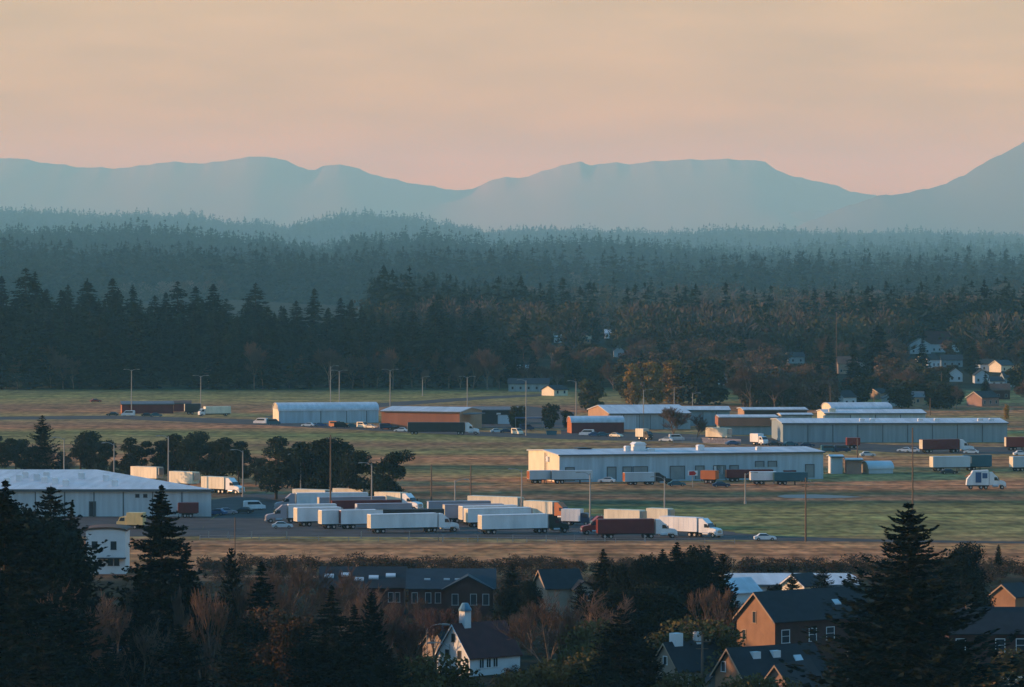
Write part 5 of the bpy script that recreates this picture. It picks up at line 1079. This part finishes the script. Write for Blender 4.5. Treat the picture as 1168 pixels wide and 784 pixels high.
for k, px, top, foot, w, lb in SPEC:
    X, Y, z = on_terrain(px, foot); plant(k, px, top, None, lb, None, Y=Y, wide=w)
rT = random.Random(9); cnt = 0
LT = {('t', 0): 'tan-brown full-crowned tree in the woods behind the hangars', ('t', 1): 'tan-brown full-crowned tree among the far town houses', ('b', 0): 'leafless brown tree in the woods behind the hangars', ('b', 1): 'leafless brown tree among the far town houses', ('f', 0): 'dark fir in the mixed woods behind the hangars', ('f', 1): 'dark fir among the far town houses', ('r', 0): 'round olive tree in the mixed woods behind the hangars', ('r', 1): 'round olive tree among the far town houses'}
tries = 0
while cnt < 520 and tries < 12000:
    tries += 1
    px = rT.uniform(590, 1200); Y = (1985 if px < 690 else 1690) + 900 * rT.random() ** 1.7
    if px < 640 and Y < 2150 or 690 < px < 830 and Y < 1790: continue
    X = Xpx(px, Y); z = terrain(X, Y); foot = project(X, Y, z)[1]
    k = rT.choices('bfrt', (.32, .08, .30, .30))[0]; h = {'b': rT.uniform(10, 16), 't': rT.uniform(9, 17), 'f': rT.uniform(15, 26), 'r': rT.uniform(8, 14)}[k]
    top = foot - h * F / Y; hw = 10
    if any(p0 - 13 < px < p1 + 13 and Y < hy + 8 and top < hf for p0, p1, hy, hf in HOUSES) and rT.random() < .97: continue
    kk = {'b': f'brush{rT.randrange(4)}', 'f': f'wood{rT.randrange(5)}', 'r': f'round{rT.randrange(3)}', 't': f'tan{rT.randrange(3)}'}[k]
    s = (k, 1 if px > 900 else 0); plant(kk, px, top, None, LT[s], {'b': 'leafless trees', 'f': 'firs', 'r': 'round olive trees', 't': 'tan-brown trees'}[k] + (' among the town houses' if s[1] else ' in the woods behind the hangars'), Y=Y, wide=rT.uniform(.9, 1.5)); cnt += 1

# ---- the far woods, one mass each
def mass(name, spots, tmpl, m, seed):
    """Many far trees nobody could count, as one mesh: rows of (X, Y, z, height, width)."""
    r = np.random.default_rng(seed); V = []; 
    for (X, Y, z, h, w) in spots:
        v = tmpl[r.integers(len(tmpl))]; a = r.uniform(0, 6.28); c, s = math.cos(a), math.sin(a)
        q = np.empty_like(v); q[:, 0] = (v[:, 0] * c - v[:, 1] * s) * w + X; q[:, 1] = (v[:, 0] * s + v[:, 1] * c) * w + Y; q[:, 2] = v[:, 2] * h + z; V.append(q)
    V = np.concatenate(V); tag(link(name, np_mesh(name, V, np.arange(len(V)).reshape(-1, 4), M[m])), kind='stuff')
def unit_firs(n, nb, ns, k, size): return [kites(*fir_arrays(1.0 * 36, 7.0, 200 + i, nb, ns, k, size=size, droop=.2, rag=.9, base=.03, power=.62))[0] / np.array([36, 36, 36]) for i in range(n)]
def unit_round(n, per, size): 
    out = []
    for i in range(n):
        P, U, Vv = leaf_cloud(clump_set(13, 4.4, 9, 300 + i, .2, .22), 300 + i, per, size, elong=2.2); out.append(kites(P, U, Vv)[0] / 13.0)
    return out
def unit_bare(n):
    out = []
    for i in range(n):
        r = np.random.default_rng(500 + i); k = 110; t = r.random(k) ** .7; a = r.uniform(0, 6.283, k); rad = (.05 + .36 * np.sin(np.pi * np.clip(t * .85 + .12, 0, 1)) ** .8) * np.sqrt(r.random(k)) * r.uniform(.8, 1.2)
        P = np.stack([rad * np.cos(a), rad * np.sin(a), .12 + .84 * t + r.normal(0, .03, k)], 1); U = np.stack([np.cos(a) * rad * .35, np.sin(a) * rad * .35, np.full(k, .075)], 1) * r.uniform(.6, 1.3, (k, 1)) + r.normal(0, .012, (k, 3))
        b = r.uniform(0, 6.283, k); Vv = np.stack([np.cos(b), np.sin(b), r.normal(0, .3, k)], 1) * r.uniform(.012, .026, (k, 1)); out.append(kites(P, U, Vv)[0])
    return out
def cull(spots, seed_top):
    spots = sorted(spots, key=lambda q: q[1]); buf = np.full(1500, 1e9); out = []
    for q in spots:
        X, Y, z, h, w = q; px, top = project(X, Y, z + h); i = int(px) + 150
        if not 3 < i < 1496: continue
        if top < buf[i] + 16: out.append(q)
        buf[i - 2:i + 3] = np.minimum(buf[i - 2:i + 3], top + h * .25 * F / Y)
    return out
rM = random.Random(21); con = []; dec = []
def noise2(X, Y): return math.sin(X / 90 + 1.3 * math.sin(Y / 170)) + math.sin(Y / 120 + 1.7 * math.sin(X / 140)) + .6 * math.sin(X / 37 + Y / 51)
for _ in range(34000):
    px = rM.uniform(-70, 1240); Y = (2280 + 9000 * rM.random() ** 1.3) if px > 600 else (rM.uniform(2500, 5600) if px > 420 and rM.random() < .45 else rM.uniform(5500, 11400)); X = Xpx(px, Y); z = terrain(X, Y)
    if px > 570 and Y < 2600 and rM.random() < .3: continue
    if px > 600 and 3000 < Y < 4600 and rM.random() < .8: continue
    hid = next((hf for p0, p1, hy, hf in HOUSES if p0 - 8 < px < p1 + 8 and Y < hy + 10), None)
    if hid is not None and project(X, Y, z + 20)[1] < hid: continue
    right = min(1, max(0, (px - 420) / 300)); bare = noise2(X, Y) + right * 1.0 - (1.2 if Y > 9000 else 0) + rM.gauss(0, .45) > .75
    if bare: h = rM.uniform(15, 27); dec.append((X, Y, z, h, h * rM.uniform(.9, 1.3)))
    else: h = (rM.uniform(17, 34) if rM.random() < .8 else rM.uniform(34, 46)) * (1 - .15 * right * (Y < 5200)) * (1.55 if Y > 5500 else 1); con.append((X, Y, z, h, h * rM.uniform(1.0, 1.5)))
allc = cull(con + dec, 0); print('MASS', len(con), len(dec), len(allc)); sc_, sd_ = set(con), set(dec)
tf = unit_firs(6, 44, 3, 2, 2.1); tr = unit_bare(7)
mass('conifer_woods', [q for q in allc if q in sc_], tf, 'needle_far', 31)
dl = [q for q in allc if q in sd_]
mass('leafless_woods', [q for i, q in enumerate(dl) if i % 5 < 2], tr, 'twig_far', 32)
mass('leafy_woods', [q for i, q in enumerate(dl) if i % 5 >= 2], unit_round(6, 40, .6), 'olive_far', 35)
rid = []
for _ in range(34000):
    px = rM.uniform(-70, 1240); Y = rM.choice((rM.uniform(11500, 15500), rM.uniform(19000, 22800), rM.uniform(21000, 22600))); X = Xpx(px, Y); z = terrain(X, Y); h = rM.uniform(26, 60) * (1.4 if rM.random() < .14 else 1) * (1 if Y > 13000 else .75); rid.append((X, Y, z, h, h * rM.uniform(1.1, 1.6)))
rid = cull(rid, 0); mass('ridge_woods', rid, unit_firs(6, 24, 2, 2, 3.2), 'needle_far', 33)
# scrub along the near edge of the field and between the houses
sp = []
for _ in range(900):
    px = rM.uniform(230, 1230); py = rM.gauss(650, 3.5) if rM.random() < .6 else rM.uniform(652, 690)
    if px > 830 and rM.random() < .5: py = rM.gauss(655, 2)
    if 835 < px < 990 and py > 655: continue
    Y = Yrow(py); X = Xpx(px, Y); h = rM.uniform(1.0, 2.4) if px > 420 else rM.uniform(.8, 2.4); sp.append((X, Y, 0, h, h * rM.uniform(1.2, 2.4)))
for _ in range(1100):
    px = rM.uniform(-20, 1190); Y = rM.uniform(500, 730); X = Xpx(px, Y); h = rM.uniform(.8, 2.2); sp.append((X, Y, 0, h, h * rM.uniform(1.4, 2.4)))
ts = []
for i in range(5):
    P, U, Vv = leaf_cloud(clump_set(3, 1.2, 9, 400 + i, .15, .24), 400 + i, 36, .16, elong=1.8); ts.append(kites(P, U, Vv)[0] / 3.0)
mass('undergrowth', sp, ts, 'scrub_twig', 34)
for k, (t, used) in PROTO.items():
    if not used:
        for c in list(t.children): bpy.data.objects.remove(c)
        bpy.data.objects.remove(t)
